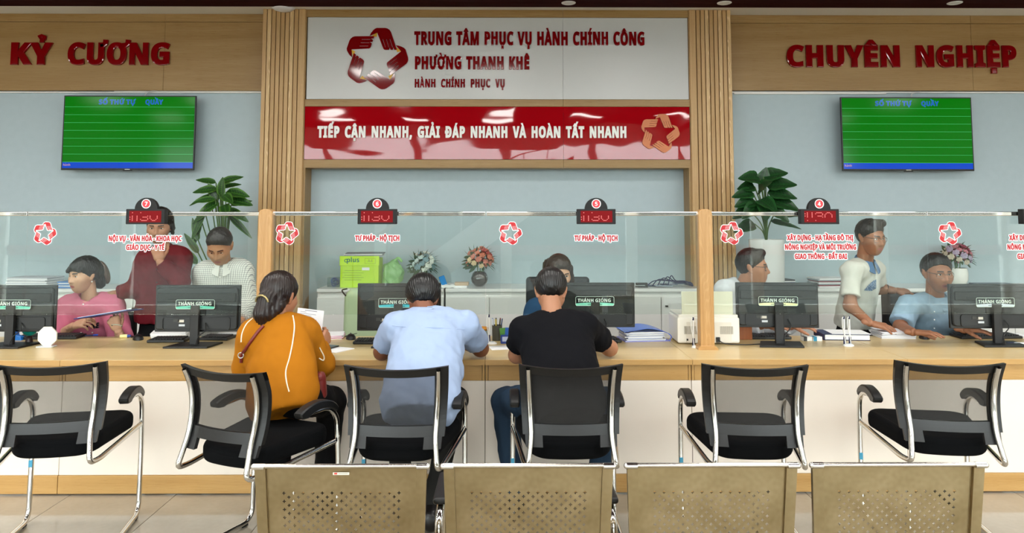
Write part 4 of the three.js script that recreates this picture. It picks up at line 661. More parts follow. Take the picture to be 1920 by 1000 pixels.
// ---------------------------------------------------------------- things on the back cabinets
const yc = yCab, ZC = -2.85;
const onCab = (px, z = ZC) => V(W(px, 530, z), yc, z);
{
  const lime = mat('#b7dd1e', 0.5), p = onCab(678, -2.82), t = thing('archive_box', 'lime green cardboard box with dark green lettering on the cabinet', 'box', [p.x, yc, p.z]); const w = 0.36;
  part('carton', box(w, 0.27, 0.24, 0, 0.135, 0, 0.004), lime, t);
  const tex = canvasTex(512, 130, (c) => { c.fillStyle = '#bfe622'; c.fillRect(0, 0, 512, 130); inkText(c, 'plus', 170, 82, 62, { fill: '#1d6e6a' }); c.strokeStyle = '#1d6e6a'; c.lineWidth = 9; c.beginPath(); c.arc(78, 62, 20, 0, 7); c.stroke(); c.strokeStyle = '#8fae2a'; c.lineWidth = 5; c.strokeRect(330, 32, 140, 70); inkText(c, 'A4', 400, 84, 40, { fill: '#9dba3a' }); });
  const lid = part('flap', box(w + 0.012, 0.09, 0.016, 0, 0.25, 0.118, 0.004), mat('#ffffff', 0.5, { map: tex }), t); { const uv = lid.geometry.attributes.uv, q = lid.geometry.attributes.position; for (let i = 0; i < uv.count; i++) uv.setXY(i, (q.getX(i) + w / 2) / w, (q.getY(i) - 0.205) / 0.09); }
  for (let k = 0; k < 5; k++) part('print_line', box(0.16 + (k % 2) * 0.04, 0.004, 0.001, -0.06, 0.16 - k * 0.022, 0.1206), mat('#7fa018', 0.6), t); part('label', box(0.07, 0.026, 0.001, 0.06, 0.175, 0.1206), M.paper, t);
  const s = sheets(690, 490, 3, 0.36, 0.22, 'grey document files on top of the lime green box', 'papers', 0.06, 'paper_stack', [mat('#8f9499', 0.6), M.paper, mat('#6f7b80', 0.6)], 0.008, yc + 0.297); s.position.set(p.x + 0.03, yc + 0.297, p.z);
  const g = thing('green_bag', 'crumpled pale green plastic bag behind the lime box', 'bag', [p.x + 0.3, yc, p.z + 0.03]), bg = new THREE.SphereGeometry(0.11, 28, 20); { const q = bg.attributes.position; for (let i = 0; i < q.count; i++) { const k = 1 + 0.35 * N3(q.getX(i) * 22, q.getY(i) * 22, q.getZ(i) * 22 + 3); q.setXYZ(i, q.getX(i) * k * 0.9, Math.max(-0.1, q.getY(i) * k) * 1.15 + 0.115, q.getZ(i) * k * 0.7); } bg.computeVertexNormals(); } part('bag_body', bg, mat('#9fd08a', 0.35, { transmission: 0.25 }), g); part('bag_knot', tube([[0, 0.22, 0], [0.05, 0.27, 0.01], [0.09, 0.24, 0.02]], 0.014, 8), mat('#9fd08a', 0.35), g);
  const b = onCab(628, -2.8), u = thing('blue_trinket_case', 'small clear case with a crumpled blue ribbon on the cabinet', 'case', [b.x, yc, b.z]); part('case', box(0.13, 0.09, 0.08, 0, 0.045, 0, 0.004), mat('#cfdcdc', 0.05, { transmission: 0.85 }), u); part('ribbon', new THREE.TorusKnotGeometry(0.026, 0.009, 60, 8, 2, 3).translate(0, 0.045, 0), mat('#2a4aa8', 0.3), u);
  // open sweets wrapper and carton right of the white flowers
  const k = onCab(838, -2.72), v = thing('mask_pack', 'torn white and blue packet beside the white flowers', 'packet', [k.x, yc, k.z], 0.2), kg = new THREE.BoxGeometry(0.16, 0.03, 0.12, 10, 2, 8); { const q = kg.attributes.position; for (let i = 0; i < q.count; i++) q.setY(i, Math.max(-0.015, q.getY(i) + 0.03 * N3(q.getX(i) * 18, 1, q.getZ(i) * 18)) + 0.016); kg.computeVertexNormals(); } part('wrapper', kg, mat('#e8e9e6', 0.35), v); const sp = part('blue_sachet', box(0.055, 0.1, 0.014, -0.015, 0.07, 0.01, 0.005), mat('#1f86cf', 0.35), v); sp.rotation.z = 0.35;
  const cz = onCab(862, -2.72), cc = thing('snack_carton', 'flat beige carton next to the torn packet', 'carton', [cz.x + 0.02, yc, cz.z]); part('carton', box(0.13, 0.03, 0.09, 0, 0.035, 0, 0.003), mat('#c9b094', 0.6), cc); part('white_tray', box(0.12, 0.02, 0.09, -0.01, 0.01, 0, 0.002), M.paper, cc);
  // blue lanyards with badges, telephone
  const l = onCab(1250, -2.8), y = thing('lanyard_pile', 'pile of navy lanyards and badge holders on the cabinet', 'lanyards', [l.x, yc, l.z]); for (let q = 0; q < 5; q++) part('badge_holder', box(0.16, 0.006, 0.1, -0.1 + q * 0.06, 0.005 + q * 0.007, rr(-0.04, 0.04), 0.002), q % 2 ? mat('#b9c6d4', 0.2) : mat('#1c2f52', 0.5), y); for (let q = 0; q < 5; q++) part('strap', tube([[-0.2 + q * 0.05, 0.01, 0.05], [-0.12 + q * 0.04, 0.055 + 0.012 * q, 0.02], [0.02 + q * 0.02, 0.05, -0.03], [0.14 + q * 0.02, 0.03 + 0.01 * (q % 3), 0.03], [0.24, 0.008, 0.05]], 0.005, 6, 30), M.navy, y);
  const h = onCab(1203, -2.72), n = thing('stapler', 'black stapler lying on the cabinet by the lanyards', 'stapler', [h.x, yc, h.z]); part('body', box(0.11, 0.022, 0.03, 0, 0.032, 0, 0.006), M.blackPlastic, n); part('base', box(0.12, 0.012, 0.035, 0, 0.006, 0, 0.004), M.blackPlastic, n); part('hinge', box(0.02, 0.03, 0.03, 0.045, 0.022, 0, 0.004), M.darkPlastic, n);
  const paperPiles = [[66, 8, 0.4, 'heap of white dossiers on the cabinet left of the clerk in pink', [M.paper, mat('#c9ccd2', 0.7)]], [150, 5, 0.28, 'blue folders on the cabinet behind the clerk in pink', [mat('#4f7fb8', 0.5), M.paper]], [1555, 7, 0.32, 'dossiers with red spines on the cabinet behind the white polo', [M.paper, mat('#7a2a33', 0.5), mat('#9aa3a8', 0.6)]], [1455, 6, 0.26, 'books stacked on the cabinet behind dark glasses', [mat('#33508f', 0.5), M.paper, mat('#22242c', 0.5)]], [1866, 2, 0.36, 'flat dark folder on the cabinet behind the right edge monitor', [mat('#1a2430', 0.4), mat('#39465a', 0.4)]]];
  for (const [px, cnt, w2, lb, ms] of paperPiles) { const q = onCab(px, -2.8), z = sheets(px, 520, cnt, w2, 0.24, lb, 'dossiers', rr(-0.2, 0.2), 'dossier_pile', ms, 0.012, yc); z.position.set(q.x, yc, q.z); }
  // dark laser printer behind the standing man
  const o = onCab(1690, -2.82), r = thing('laser_printer', 'dark laser printer behind the man in white polo', 'printer', [o.x, yc - 0.33, -2.35]); part('pedestal', box(0.42, yc - 0.33, 0.4, 0, -(yc - 0.33) / 2 + 0.0, 0, 0.004), mat('#9a9c9a', 0.4), r); part('body', box(0.4, 0.2, 0.38, 0, 0.1, 0, 0.012), M.darkPlastic, r); part('output_tray', box(0.36, 0.05, 0.3, 0, 0.225, 0, 0.012), mat('#2a2c2d', 0.4), r); part('control_panel', box(0.12, 0.01, 0.05, 0.1, 0.255, 0.12, 0.003), mat('#50565a', 0.3), r);
}
// ---------------------------------------------------------------- flowers in vases
function petalFlower(col, r) {
  const list = []; for (let ring = 0; ring < 3; ring++) for (let k = 0; k < 6; k++) { const g = new THREE.SphereGeometry(r * (0.62 - ring * 0.12), 8, 6); g.scale(1, 0.45, 0.8); g.rotateZ(0.5 + ring * 0.35); g.translate(r * (0.55 - ring * 0.2), r * 0.12 * ring, 0); g.rotateY(k * Math.PI / 3 + ring * 0.5); list.push(g); } return merge(list);
}
const leafGeo = (l, w, bend = 0.2, broad = 0.7) => { const s = new THREE.PlaneGeometry(l, w, 10, 4), p = s.attributes.position; for (let i = 0; i < p.count; i++) { const u = Math.max(0, p.getX(i) / l + 0.5), v = p.getY(i) / (w / 2), ww = Math.pow(Math.sin(Math.PI * Math.min(1, Math.pow(u, broad) * 0.97 + 0.015)), 0.8); p.setXYZ(i, u * l, -bend * l * u * u + 0.12 * w * Math.abs(v) * ww - 0.02 * w * Math.cos(u * 22) * Math.abs(v), v * w / 2 * ww); } s.computeVertexNormals(); return s; };
const leafTexG = (a, b) => dataTex(64, 32, (x, y) => { const v = Math.abs(y / 31 - 0.5) * 2, u = x / 63, vein = Math.abs(((u * 9 + v * 1.6) % 1) - 0.5) < 0.07 || v < 0.06, edge = v > 0.72; const c = vein || edge ? b : a; const k = wrapN(x / 6, y / 6, 64 / 6, 32 / 6, 2) * 14; return c.map((q) => Math.max(0, q + k)); });
M.leafA = mat('#ffffff', 0.35, { map: leafTexG([24, 62, 20], [70, 110, 40]), side: THREE.DoubleSide }); M.leafB = mat('#ffffff', 0.35, { map: leafTexG([20, 52, 24], [32, 78, 34]), side: THREE.DoubleSide }); M.leafS = mat('#3f5a3c', 0.6, { side: THREE.DoubleSide }); M.stem = mat('#4c6a32', 0.6);
function bouquet(px, z, R, cols, vase, label, hgt) {
  const p = onCab(px, z), t = thing('flower_vase', label, 'vase of flowers', [p.x, yc, p.z]); part('vase', vase.g, vase.m, t);
  const c = V(0, hgt, 0), fg = petalFlower(0, 0.03);
  for (let k = 0; k < 34; k++) { const y = 1 - 1.35 * (k + 0.5) / 34, a = k * 2.39996, s = Math.sqrt(Math.max(0, 1 - y * y)), d = V(Math.cos(a) * s, y, Math.sin(a) * s), f = part('flower', fg, cols[k % cols.length], t); f.position.copy(c).addScaledVector(d, R * rr(0.86, 1.04)); f.quaternion.setFromUnitVectors(V(0, 1, 0), d); f.scale.setScalar(rr(0.8, 1.15)); }
  const lg = leafGeo(0.09, 0.035); for (let k = 0; k < 46; k++) { const y = 0.95 - 1.5 * (k + 0.5) / 46, a = k * 2.39996 + 1, s = Math.sqrt(Math.max(0, 1 - y * y)), d = V(Math.cos(a) * s, y, Math.sin(a) * s), f = part('leaf', lg, M.leafS, t); f.position.copy(c).addScaledVector(d, R * 0.7); f.quaternion.setFromUnitVectors(V(1, 0, 0), d); }
  for (let k = 0; k < 5; k++) part('stem', tube([[0.012 * Math.cos(k), 0.05, 0.012 * Math.sin(k)], [0.03 * Math.cos(k * 1.3), hgt, 0.03 * Math.sin(k * 1.3)]], 0.004, 6), M.stem, t);
}
const cMat = (h) => mat(h, 0.65);
bouquet(794, -2.85, 0.115, [cMat('#dfe6dc'), cMat('#8fb0b4'), cMat('#c9d8d4'), cMat('#7d9fa6')], { g: lathe([[0, 0.002], [0.06, 0.002], [0.075, 0.05], [0.07, 0.12], [0.064, 0.12]], 28), m: mat('#5b6f70', 0.35) }, 'vase of white and pale blue flowers on the cabinet', 0.2);
bouquet(899, -2.82, 0.125, [cMat('#c9765f'), cMat('#d9876c'), cMat('#e6cfa6'), cMat('#b8564f'), cMat('#d98d7a')], { g: lathe([[0, 0.002], [0.045, 0.002], [0.075, 0.04], [0.083, 0.08], [0.066, 0.125], [0.05, 0.14]], 32), m: mat('#3f3a36', 0.08, { clearcoat: 1 }) }, 'round dark vase of coral and cream roses on the cabinet', 0.24);
bouquet(1797, -2.85, 0.12, [cMat('#a8586a'), cMat('#c98a94'), cMat('#d9cdb8'), cMat('#8c4658'), cMat('#b9adc4')], { g: lathe([[0, 0.002], [0.06, 0.002], [0.085, 0.06], [0.088, 0.12], [0.08, 0.17], [0.074, 0.17]], 32), m: mat('#e6e4dc', 0.25) }, 'white vase of dusky rose flowers behind the man in light blue', 0.27);
// ---------------------------------------------------------------- tall leafy plants
function plant(px, pyTop, pyBase, z, leaves, m, pot, label, fat = 1.25, broad = 0.7) {
  const b = V(W(px, pyBase, z), 0, z), t = thing('potted_plant', label, 'plant', [b.x, 0, z]); part('pot', pot.g, pot.m, t); part('soil', cyl(pot.r, pot.r, 0.02, 0, pot.h - 0.02, 0, 24), mat('#3a2c20', 0.95), t);
  for (const [lpx, lpy, dx, dy, l, w, tw] of leaves) {
    const q = P(lpx, lpy, z + tw * 0.18).sub(V(b.x, 0, z)), f = part('leaf', leafGeo(l * 1.08, w * fat, 0.18, broad), m, t); f.position.copy(q); const d = V(dx, dy, tw * 0.6).normalize(); const x = d.clone(), up = V(0, 0.62, 0.8).normalize(), zz = x.clone().cross(up).normalize(), yy = zz.clone().cross(x); f.quaternion.setFromRotationMatrix(new THREE.Matrix4().makeBasis(x, yy, zz));
    part('stalk', tube([[0, pot.h - 0.02, 0], [q.x * 0.3, pot.h + (q.y - pot.h) * 0.55, q.z * 0.3], [q.x, q.y, q.z]], 0.0055, 6, 14), M.stem, t);
  }
}
// leaf: root picture point, direction, length, width, towards(+)/away(-) from the viewer
const LP = [[405, 343, -1, 0.25, 0.17, 0.055, 0.2], [412, 344, 0.9, 0.35, 0.2, 0.07, 0.2], [415, 352, 1, 0.3, 0.16, 0.05, -0.3], [407, 355, -1, -0.05, 0.19, 0.075, 0.5], [424, 360, 1, -0.1, 0.21, 0.085, 0.5], [402, 365, -1, -0.35, 0.22, 0.05, 0.3], [418, 366, 0.5, -0.2, 0.17, 0.08, 0.9], [404, 374, -1, -0.05, 0.17, 0.06, 0.8], [430, 375, 1, -0.12, 0.21, 0.09, 0.5], [410, 380, -0.8, -0.5, 0.2, 0.08, 0.7], [420, 384, 0.3, -0.3, 0.19, 0.08, 1], [425, 392, 0.8, -0.35, 0.22, 0.07, 0.4], [398, 392, -0.8, -0.5, 0.2, 0.06, 0.2], [385, 400, -0.5, -0.9, 0.26, 0.055, 0.2], [378, 415, -0.35, -1, 0.22, 0.05, 0.1], [430, 405, 0.7, -0.6, 0.26, 0.05, 0.1], [372, 452, -0.3, 1, 0.2, 0.05, 0.1], [372, 475, -0.5, 0.8, 0.2, 0.05, 0.3], [370, 495, -0.5, 0.6, 0.2, 0.06, 0.3], [415, 368, 0.1, 0.8, 0.16, 0.07, 0.6], [408, 378, -0.3, 0.7, 0.17, 0.07, 0.3], [433, 385, 0.9, 0.3, 0.17, 0.06, -0.2]];
plant(415, 330, 640, -2.39, LP, M.leafA, { g: lathe([[0, 0.002], [0.12, 0.002], [0.15, 0.2], [0.17, 0.5], [0.155, 0.5], [0.14, 0.46]], 32), m: mat('#dedcd6', 0.3), r: 0.14, h: 0.5 }, 'tall leafy green plant behind the man in checked shirt');
const RP = [[1432, 332, 0.9, 0.25, 0.19, 0.12, 0.6], [1425, 336, -0.9, 0.1, 0.2, 0.12, 0.6], [1436, 347, 1, 0.1, 0.24, 0.13, 0.6], [1415, 350, -0.9, -0.05, 0.15, 0.1, 0.3], [1412, 362, -1, -0.1, 0.19, 0.1, 0.5], [1440, 360, 1, -0.15, 0.23, 0.12, 0.6], [1422, 358, 0.2, 0.35, 0.16, 0.12, 0.9], [1415, 376, -1, -0.2, 0.19, 0.11, 0.6], [1445, 374, 0.9, -0.3, 0.24, 0.13, 0.6], [1425, 374, 0.3, -0.3, 0.19, 0.12, 1], [1420, 386, -0.7, -0.4, 0.2, 0.11, 0.8], [1440, 388, 0.6, -0.45, 0.2, 0.12, 0.8], [1432, 380, -0.1, -0.5, 0.19, 0.12, 1], [1415, 420, -0.9, -0.25, 0.19, 0.1, 0.3], [1445, 415, 1, -0.15, 0.26, 0.05, 0.2], [1450, 405, 0.9, 0.1, 0.24, 0.06, 0.1], [1405, 394, -0.9, -0.35, 0.16, 0.1, 0.3], [1428, 345, 0.2, 0.9, 0.14, 0.1, 0.5]];
plant(1440, 320, 560, -2.35, RP, M.leafB, { g: lathe([[0, 0.002], [0.09, 0.002], [0.12, 0.3], [0.14, 0.8], [0.155, P(1440, 449, -2.35).y], [0.145, P(1440, 449, -2.35).y], [0.13, 1.0]], 40), m: mat('#e2e3e0', 0.2), r: 0.13, h: P(1440, 449, -2.35).y - 0.02 }, 'broad-leaved plant in a tall white planter behind dark glasses', 1.35, 0.5);
// ---------------------------------------------------------------- office chairs and pale green bag behind the counter
function officeChair(px, z, w, top, label, m = M.blackMatt) {
  const x = W(px, 600, z), t = thing('office_chair', label, 'office chair', [x, 0, z]); part('backrest', box(w, top - 0.55, 0.07, 0, (top + 0.55) / 2, -0.24, 0.03, 'x', 3), m, t); part('seat', box(0.48, 0.08, 0.46, 0, 0.37, 0, 0.035, 'x', 3), m, t); part('back_bar', tube([[0, 0.33, -0.1], [0, 0.36, -0.27], [0, 0.7, -0.29]], 0.02), M.darkPlastic, t); part('column', cyl(0.03, 0.035, 0.26, 0, 0.2, 0, 16), M.darkPlastic, t);
  for (let k = 0; k < 5; k++) { const a = k * 1.2566, q = part('foot', tube([[0, 0.1, 0], [Math.cos(a) * 0.27, 0.06, Math.sin(a) * 0.27]], 0.018, 8), M.darkPlastic, t); part('caster', new THREE.SphereGeometry(0.03, 12, 8).translate(Math.cos(a) * 0.27, 0.03, Math.sin(a) * 0.27), M.blackPlastic, q); }
}
officeChair(168, -1.22, 0.46, 0.84, 'black office chair under the clerk in pink'); officeChair(1050, -1.3, 0.5, 1.1, 'dark high-back office chair of the long-haired clerk', mat('#20272a', 0.6)); officeChair(1385, -1.25, 0.46, 0.85, 'black office chair of the man with dark glasses'); officeChair(1747, -1.25, 0.5, 0.98, 'black office chair of the man in light blue shirt');
{ const z = -1.35, x = W(676, 600, z), t = thing('draped_chair', 'office chair back covered by a pale green cover', 'office chair', [x, 0, z]), g = new RoundedBoxGeometry(0.4, 0.62, 0.14, 8, 0.06), q = g.attributes.position; for (let i = 0; i < q.count; i++) { const y = q.getY(i), X = q.getX(i); q.setXYZ(i, X * (1 - 0.25 * Math.max(0, y / 0.31) ** 2 - 0.12 * Math.max(0, -y / 0.31)) + 0.012 * N3(X * 9, y * 9, 2), y, q.getZ(i) + 0.025 * N3(X * 10, y * 7, 5)); } g.computeVertexNormals(); g.translate(0.05, 0.72, 0); part('cover', g, mat('#aebf98', 0.55), t); part('seat', box(0.46, 0.08, 0.44, 0.05, 0.42, 0.2, 0.03), M.blackMatt, t); part('column', cyl(0.03, 0.035, 0.34, 0.05, 0.22, 0.2, 16), M.darkPlastic, t); for (let k = 0; k < 5; k++) { const a = k * 1.2566; part('foot', tube([[0.05, 0.09, 0.2], [0.05 + Math.cos(a) * 0.27, 0.03, 0.2 + Math.sin(a) * 0.27]], 0.018, 8), M.darkPlastic, t); } part('strap', tube([[-0.1, 0.98, 0.07], [-0.13, 1.02, 0.06], [-0.1, 1.03, 0.03]], 0.006, 6), M.blackPlastic, t); }
// ---------------------------------------------------------------- modelling of bodies: distance fields meshed as one smooth surface
const smin = (a, b, k) => { const h = Math.max(k - Math.abs(a - b), 0) / k; return Math.min(a, b) - h * h * k * 0.25; };
function cap(a, b, ra, rb, f, s = 1) {           // tapered capsule, flattened along f by s
  const bx = b.x - a.x, by = b.y - a.y, bz = b.z - a.z, fx = f ? f.x : 0, fy = f ? f.y : 0, fz = f ? f.z : 0, g = f ? 1 / s - 1 : 0, bf = bx * fx + by * fy + bz * fz;
  const Bx = bx + fx * bf * g, By = by + fy * bf * g, Bz = bz + fz * bf * g, bb = Bx * Bx + By * By + Bz * Bz || 1e-9;
  return (x, y, z) => {
    let px = x - a.x, py = y - a.y, pz = z - a.z;
    if (g) { const q = (px * fx + py * fy + pz * fz) * g; px += fx * q; py += fy * q; pz += fz * q; }
    let t = (px * Bx + py * By + pz * Bz) / bb; t = t < 0 ? 0 : t > 1 ? 1 : t;
    px -= Bx * t; py -= By * t; pz -= Bz * t; return Math.sqrt(px * px + py * py + pz * pz) - (ra + (rb - ra) * t);
  };
}
function ell(c, r) { const m = Math.min(r[0], r[1], r[2]); return (x, y, z) => { const px = (x - c[0]) / r[0], py = (y - c[1]) / r[1], pz = (z - c[2]) / r[2], k = Math.sqrt(px * px + py * py + pz * pz), g = Math.sqrt(px * px / (r[0] * r[0]) + py * py / (r[1] * r[1]) + pz * pz / (r[2] * r[2])) || 1e-9; return k < 1e-6 ? -m : k * (k - 1) / g; }; }
const uni = (list, k) => (x, y, z) => { let d = list[0](x, y, z); for (let i = 1; i < list.length; i++) d = smin(d, list[i](x, y, z), k); return d; };
// surface nets
function net(sdf, lo, hi, cell, color) {
  const nx = Math.ceil((hi.x - lo.x) / cell) + 1, ny = Math.ceil((hi.y - lo.y) / cell) + 1, nz = Math.ceil((hi.z - lo.z) / cell) + 1, D = new Float32Array(nx * ny * nz), id = (i, j, k) => (k * ny + j) * nx + i;
  for (let k = 0; k < nz; k++) for (let j = 0; j < ny; j++) for (let i = 0; i < nx; i++) D[id(i, j, k)] = sdf(lo.x + i * cell, lo.y + j * cell, lo.z + k * cell);
  const vi = new Int32Array(nx * ny * nz).fill(-1), pos = [], ix = [], E = [[0, 0, 0, 1, 0, 0], [0, 1, 0, 1, 1, 0], [0, 0, 1, 1, 0, 1], [0, 1, 1, 1, 1, 1], [0, 0, 0, 0, 1, 0], [1, 0, 0, 1, 1, 0], [0, 0, 1, 0, 1, 1], [1, 0, 1, 1, 1, 1], [0, 0, 0, 0, 0, 1], [1, 0, 0, 1, 0, 1], [0, 1, 0, 0, 1, 1], [1, 1, 0, 1, 1, 1]];
  for (let k = 0; k < nz - 1; k++) for (let j = 0; j < ny - 1; j++) for (let i = 0; i < nx - 1; i++) {
    let n = 0, x = 0, y = 0, z = 0;
    for (const e of E) { const a = D[id(i + e[0], j + e[1], k + e[2])], b = D[id(i + e[3], j + e[4], k + e[5])]; if ((a < 0) !== (b < 0)) { const t = a / (a - b); x += e[0] + (e[3] - e[0]) * t; y += e[1] + (e[4] - e[1]) * t; z += e[2] + (e[5] - e[2]) * t; n++; } }
    if (n) { vi[id(i, j, k)] = pos.length / 3; pos.push(lo.x + (i + x / n) * cell, lo.y + (j + y / n) * cell, lo.z + (k + z / n) * cell); }
  }
  const quad = (a, b, c, d, flip) => { if (a < 0 || b < 0 || c < 0 || d < 0) return; if (flip) ix.push(a, c, b, a, d, c); else ix.push(a, b, c, a, c, d); };
  for (let k = 1; k < nz - 1; k++) for (let j = 1; j < ny - 1; j++) for (let i = 1; i < nx - 1; i++) {
    const d = D[id(i, j, k)] < 0;
    if (d !== D[id(i + 1, j, k)] < 0) quad(vi[id(i, j - 1, k - 1)], vi[id(i, j, k - 1)], vi[id(i, j, k)], vi[id(i, j - 1, k)], !d);
    if (d !== D[id(i, j + 1, k)] < 0) quad(vi[id(i - 1, j, k - 1)], vi[id(i - 1, j, k)], vi[id(i, j, k)], vi[id(i, j, k - 1)], !d);
    if (d !== D[id(i, j, k + 1)] < 0) quad(vi[id(i - 1, j - 1, k)], vi[id(i, j - 1, k)], vi[id(i, j, k)], vi[id(i - 1, j, k)], !d);
  }
  const g = new THREE.BufferGeometry(); g.setAttribute('position', new THREE.Float32BufferAttribute(pos, 3)); g.setIndex(ix); g.computeVertexNormals();
  if (color) { const c = new Float32Array(pos.length); for (let i = 0; i < pos.length; i += 3) { const q = color(pos[i], pos[i + 1], pos[i + 2]); c[i] = q[0]; c[i + 1] = q[1]; c[i + 2] = q[2]; } g.setAttribute('color', new THREE.BufferAttribute(c, 3)); }
  return g;
}
const bounds = (pts, pad) => { const b = new THREE.Box3().setFromPoints(pts); b.min.addScalar(-pad); b.max.addScalar(pad); return [b.min, b.max]; };
// ---------------------------------------------------------------- head, face towards +z, crown towards +y
const side = (f) => (x, y, z) => f(Math.abs(x), y, z);
function headField(o = {}) {
  const w = o.wide ?? 1, jaw = o.jaw ?? 1, big = uni([ell([0, 0.036, -0.012], [0.076 * w, 0.086, 0.096]), ell([0, -0.032, 0.022], [0.063 * w * jaw, 0.082, 0.068]), ell([0, -0.094, 0.052], [0.03 * jaw, 0.022, 0.026]), side(ell([0.04 * w, -0.02, 0.055], [0.028, 0.026, 0.03])), ell([0, -0.055, 0.066], [0.034, 0.03, 0.026])], 0.04);
  const brow = side(cap(V(0.012, 0.024, 0.083), V(0.042, 0.022, 0.07), 0.011, 0.009)), nose = uni([cap(V(0, 0.016, 0.087), V(0, -0.026, 0.108), 0.008, 0.0128), side(ell([0.0135, -0.03, 0.096], [0.0095, 0.008, 0.011]))], 0.012);
  const sock = side(ell([0.032, 0.006, 0.1], [0.019, 0.011, 0.017])), open = o.open ?? 0, up = side(cap(V(0, -0.0585, 0.0905), V(0.021, -0.062, 0.083), 0.0062, 0.003)), low = side(cap(V(0, -0.0695 - open, 0.0885), V(0.019, -0.066 - open * 0.6, 0.082), 0.0072, 0.003));
  const ear = side(uni([cap(V(0.079 * w, 0.018, -0.018), V(0.073 * w, -0.028, -0.004), 0.0135, 0.009), ell([0.08 * w, 0.006, -0.014], [0.008, 0.022, 0.016])], 0.01));
  return (x, y, z) => { let d = smin(big(x, y, z), brow(x, y, z), 0.02); d = -smin(-d, sock(x, y, z), 0.014); d = smin(d, nose(x, y, z), 0.012); d = smin(d, Math.min(up(x, y, z), low(x, y, z)), 0.006); return smin(d, ear(x, y, z), 0.008); };
}
function headGeo(o, skin) {
  const f = headField(o), s = [skin.r, skin.g, skin.b], lip = C(o.lips || '#a4605a'), hairC = C(o.browColor || '#1c1512'), dark = C('#4a1f1c'), open = o.open ?? 0;
  const g = net(f, V(-0.1, -0.13, -0.12), V(0.1, 0.135, 0.13), 0.0036, (x, y, z) => {
    const a = Math.abs(x); if (z > 0.05) {
      if (open > 0.003 && (x / 0.019) ** 2 + ((y + 0.064 + open / 2) / (open * 0.75)) ** 2 < 1) return [dark.r, dark.g, dark.b];
      if ((x / 0.024) ** 2 + ((y + 0.064 + open / 2) / (0.0105 + open * 0.6)) ** 2 < 1) return [lip.r, lip.g, lip.b];
      const by = 0.029 + 0.10 * (a - 0.028) * (a > 0.028 ? -0.9 : 0.5); if (a > 0.012 && a < 0.049 && Math.abs(y - by) < 0.0042) return [hairC.r, hairC.g, hairC.b];
    } return s;
  });
  return { g, f };
}
const surfZ = (f, x, y) => { for (let z = 0.13; z > 0; z -= 0.0008) if (f(x, y, z) < 0) return z; return 0.08; };
// hair cap cut along the hairline, plus extra locks
function hairGeo(h) {
  const base = ell([0, 0.037 + (h.lift || 0), -0.014], [0.0795 * (h.wide ?? 1) + (h.thick ?? 0.008), 0.09 + (h.thick ?? 0.008) + (h.top || 0), 0.099 + (h.thick ?? 0.008)]), front = h.front ?? 0.066, back = h.back ?? -0.07, extra = (h.extra || []).map((q) => q.length === 2 ? ell(q[0], q[1]) : cap(V(...q[0]), V(...q[1]), q[2], q[3]));
  const ex = extra.length ? uni(extra, 0.025) : null, zf = 0.085, zb = h.zb ?? -0.055, yb = h.yb ?? -0.075, dy = zf - zb, dz = -(front - yb), ln = Math.hypot(dy, dz);
  const f = (x, y, z) => {
    let d = base(x, y, z); const part2 = (h.sweep || 0) * x, cut = -((y - front + part2) * dy + (z - zf) * dz) / ln; d += 0.009 * Math.max(0, Math.min(1, 1 + cut / 0.03)); d = Math.max(d, cut, back - y);
    d += 0.0016 * Math.sin(Math.atan2(x, z + 0.02) * 46 + y * 60) + 0.0022 * N3(x * 60, y * 40, z * 60);
    if (ex) d = smin(d, ex(x, y, z) + 0.0028 * Math.sin(x * 420 + 1.5 * Math.sin(y * 40)) + 0.002 * N3(x * 50, y * 30, z * 50), 0.015);
    return d;
  };
  const pts = [V(-0.12, -0.13, -0.14), V(0.12, 0.16, 0.13)]; for (const q of h.extra || []) { if (q.length === 2) pts.push(V(...q[0]).sub(V(...q[1])), V(...q[0]).add(V(...q[1]))); else pts.push(V(...q[0]).addScalar(-q[2]), V(...q[0]).addScalar(q[2]), V(...q[1]).addScalar(-q[3]), V(...q[1]).addScalar(q[3])); }
  const [lo, hi] = bounds(pts, 0.012); return net(f, lo, hi, h.cell || 0.0042);
}
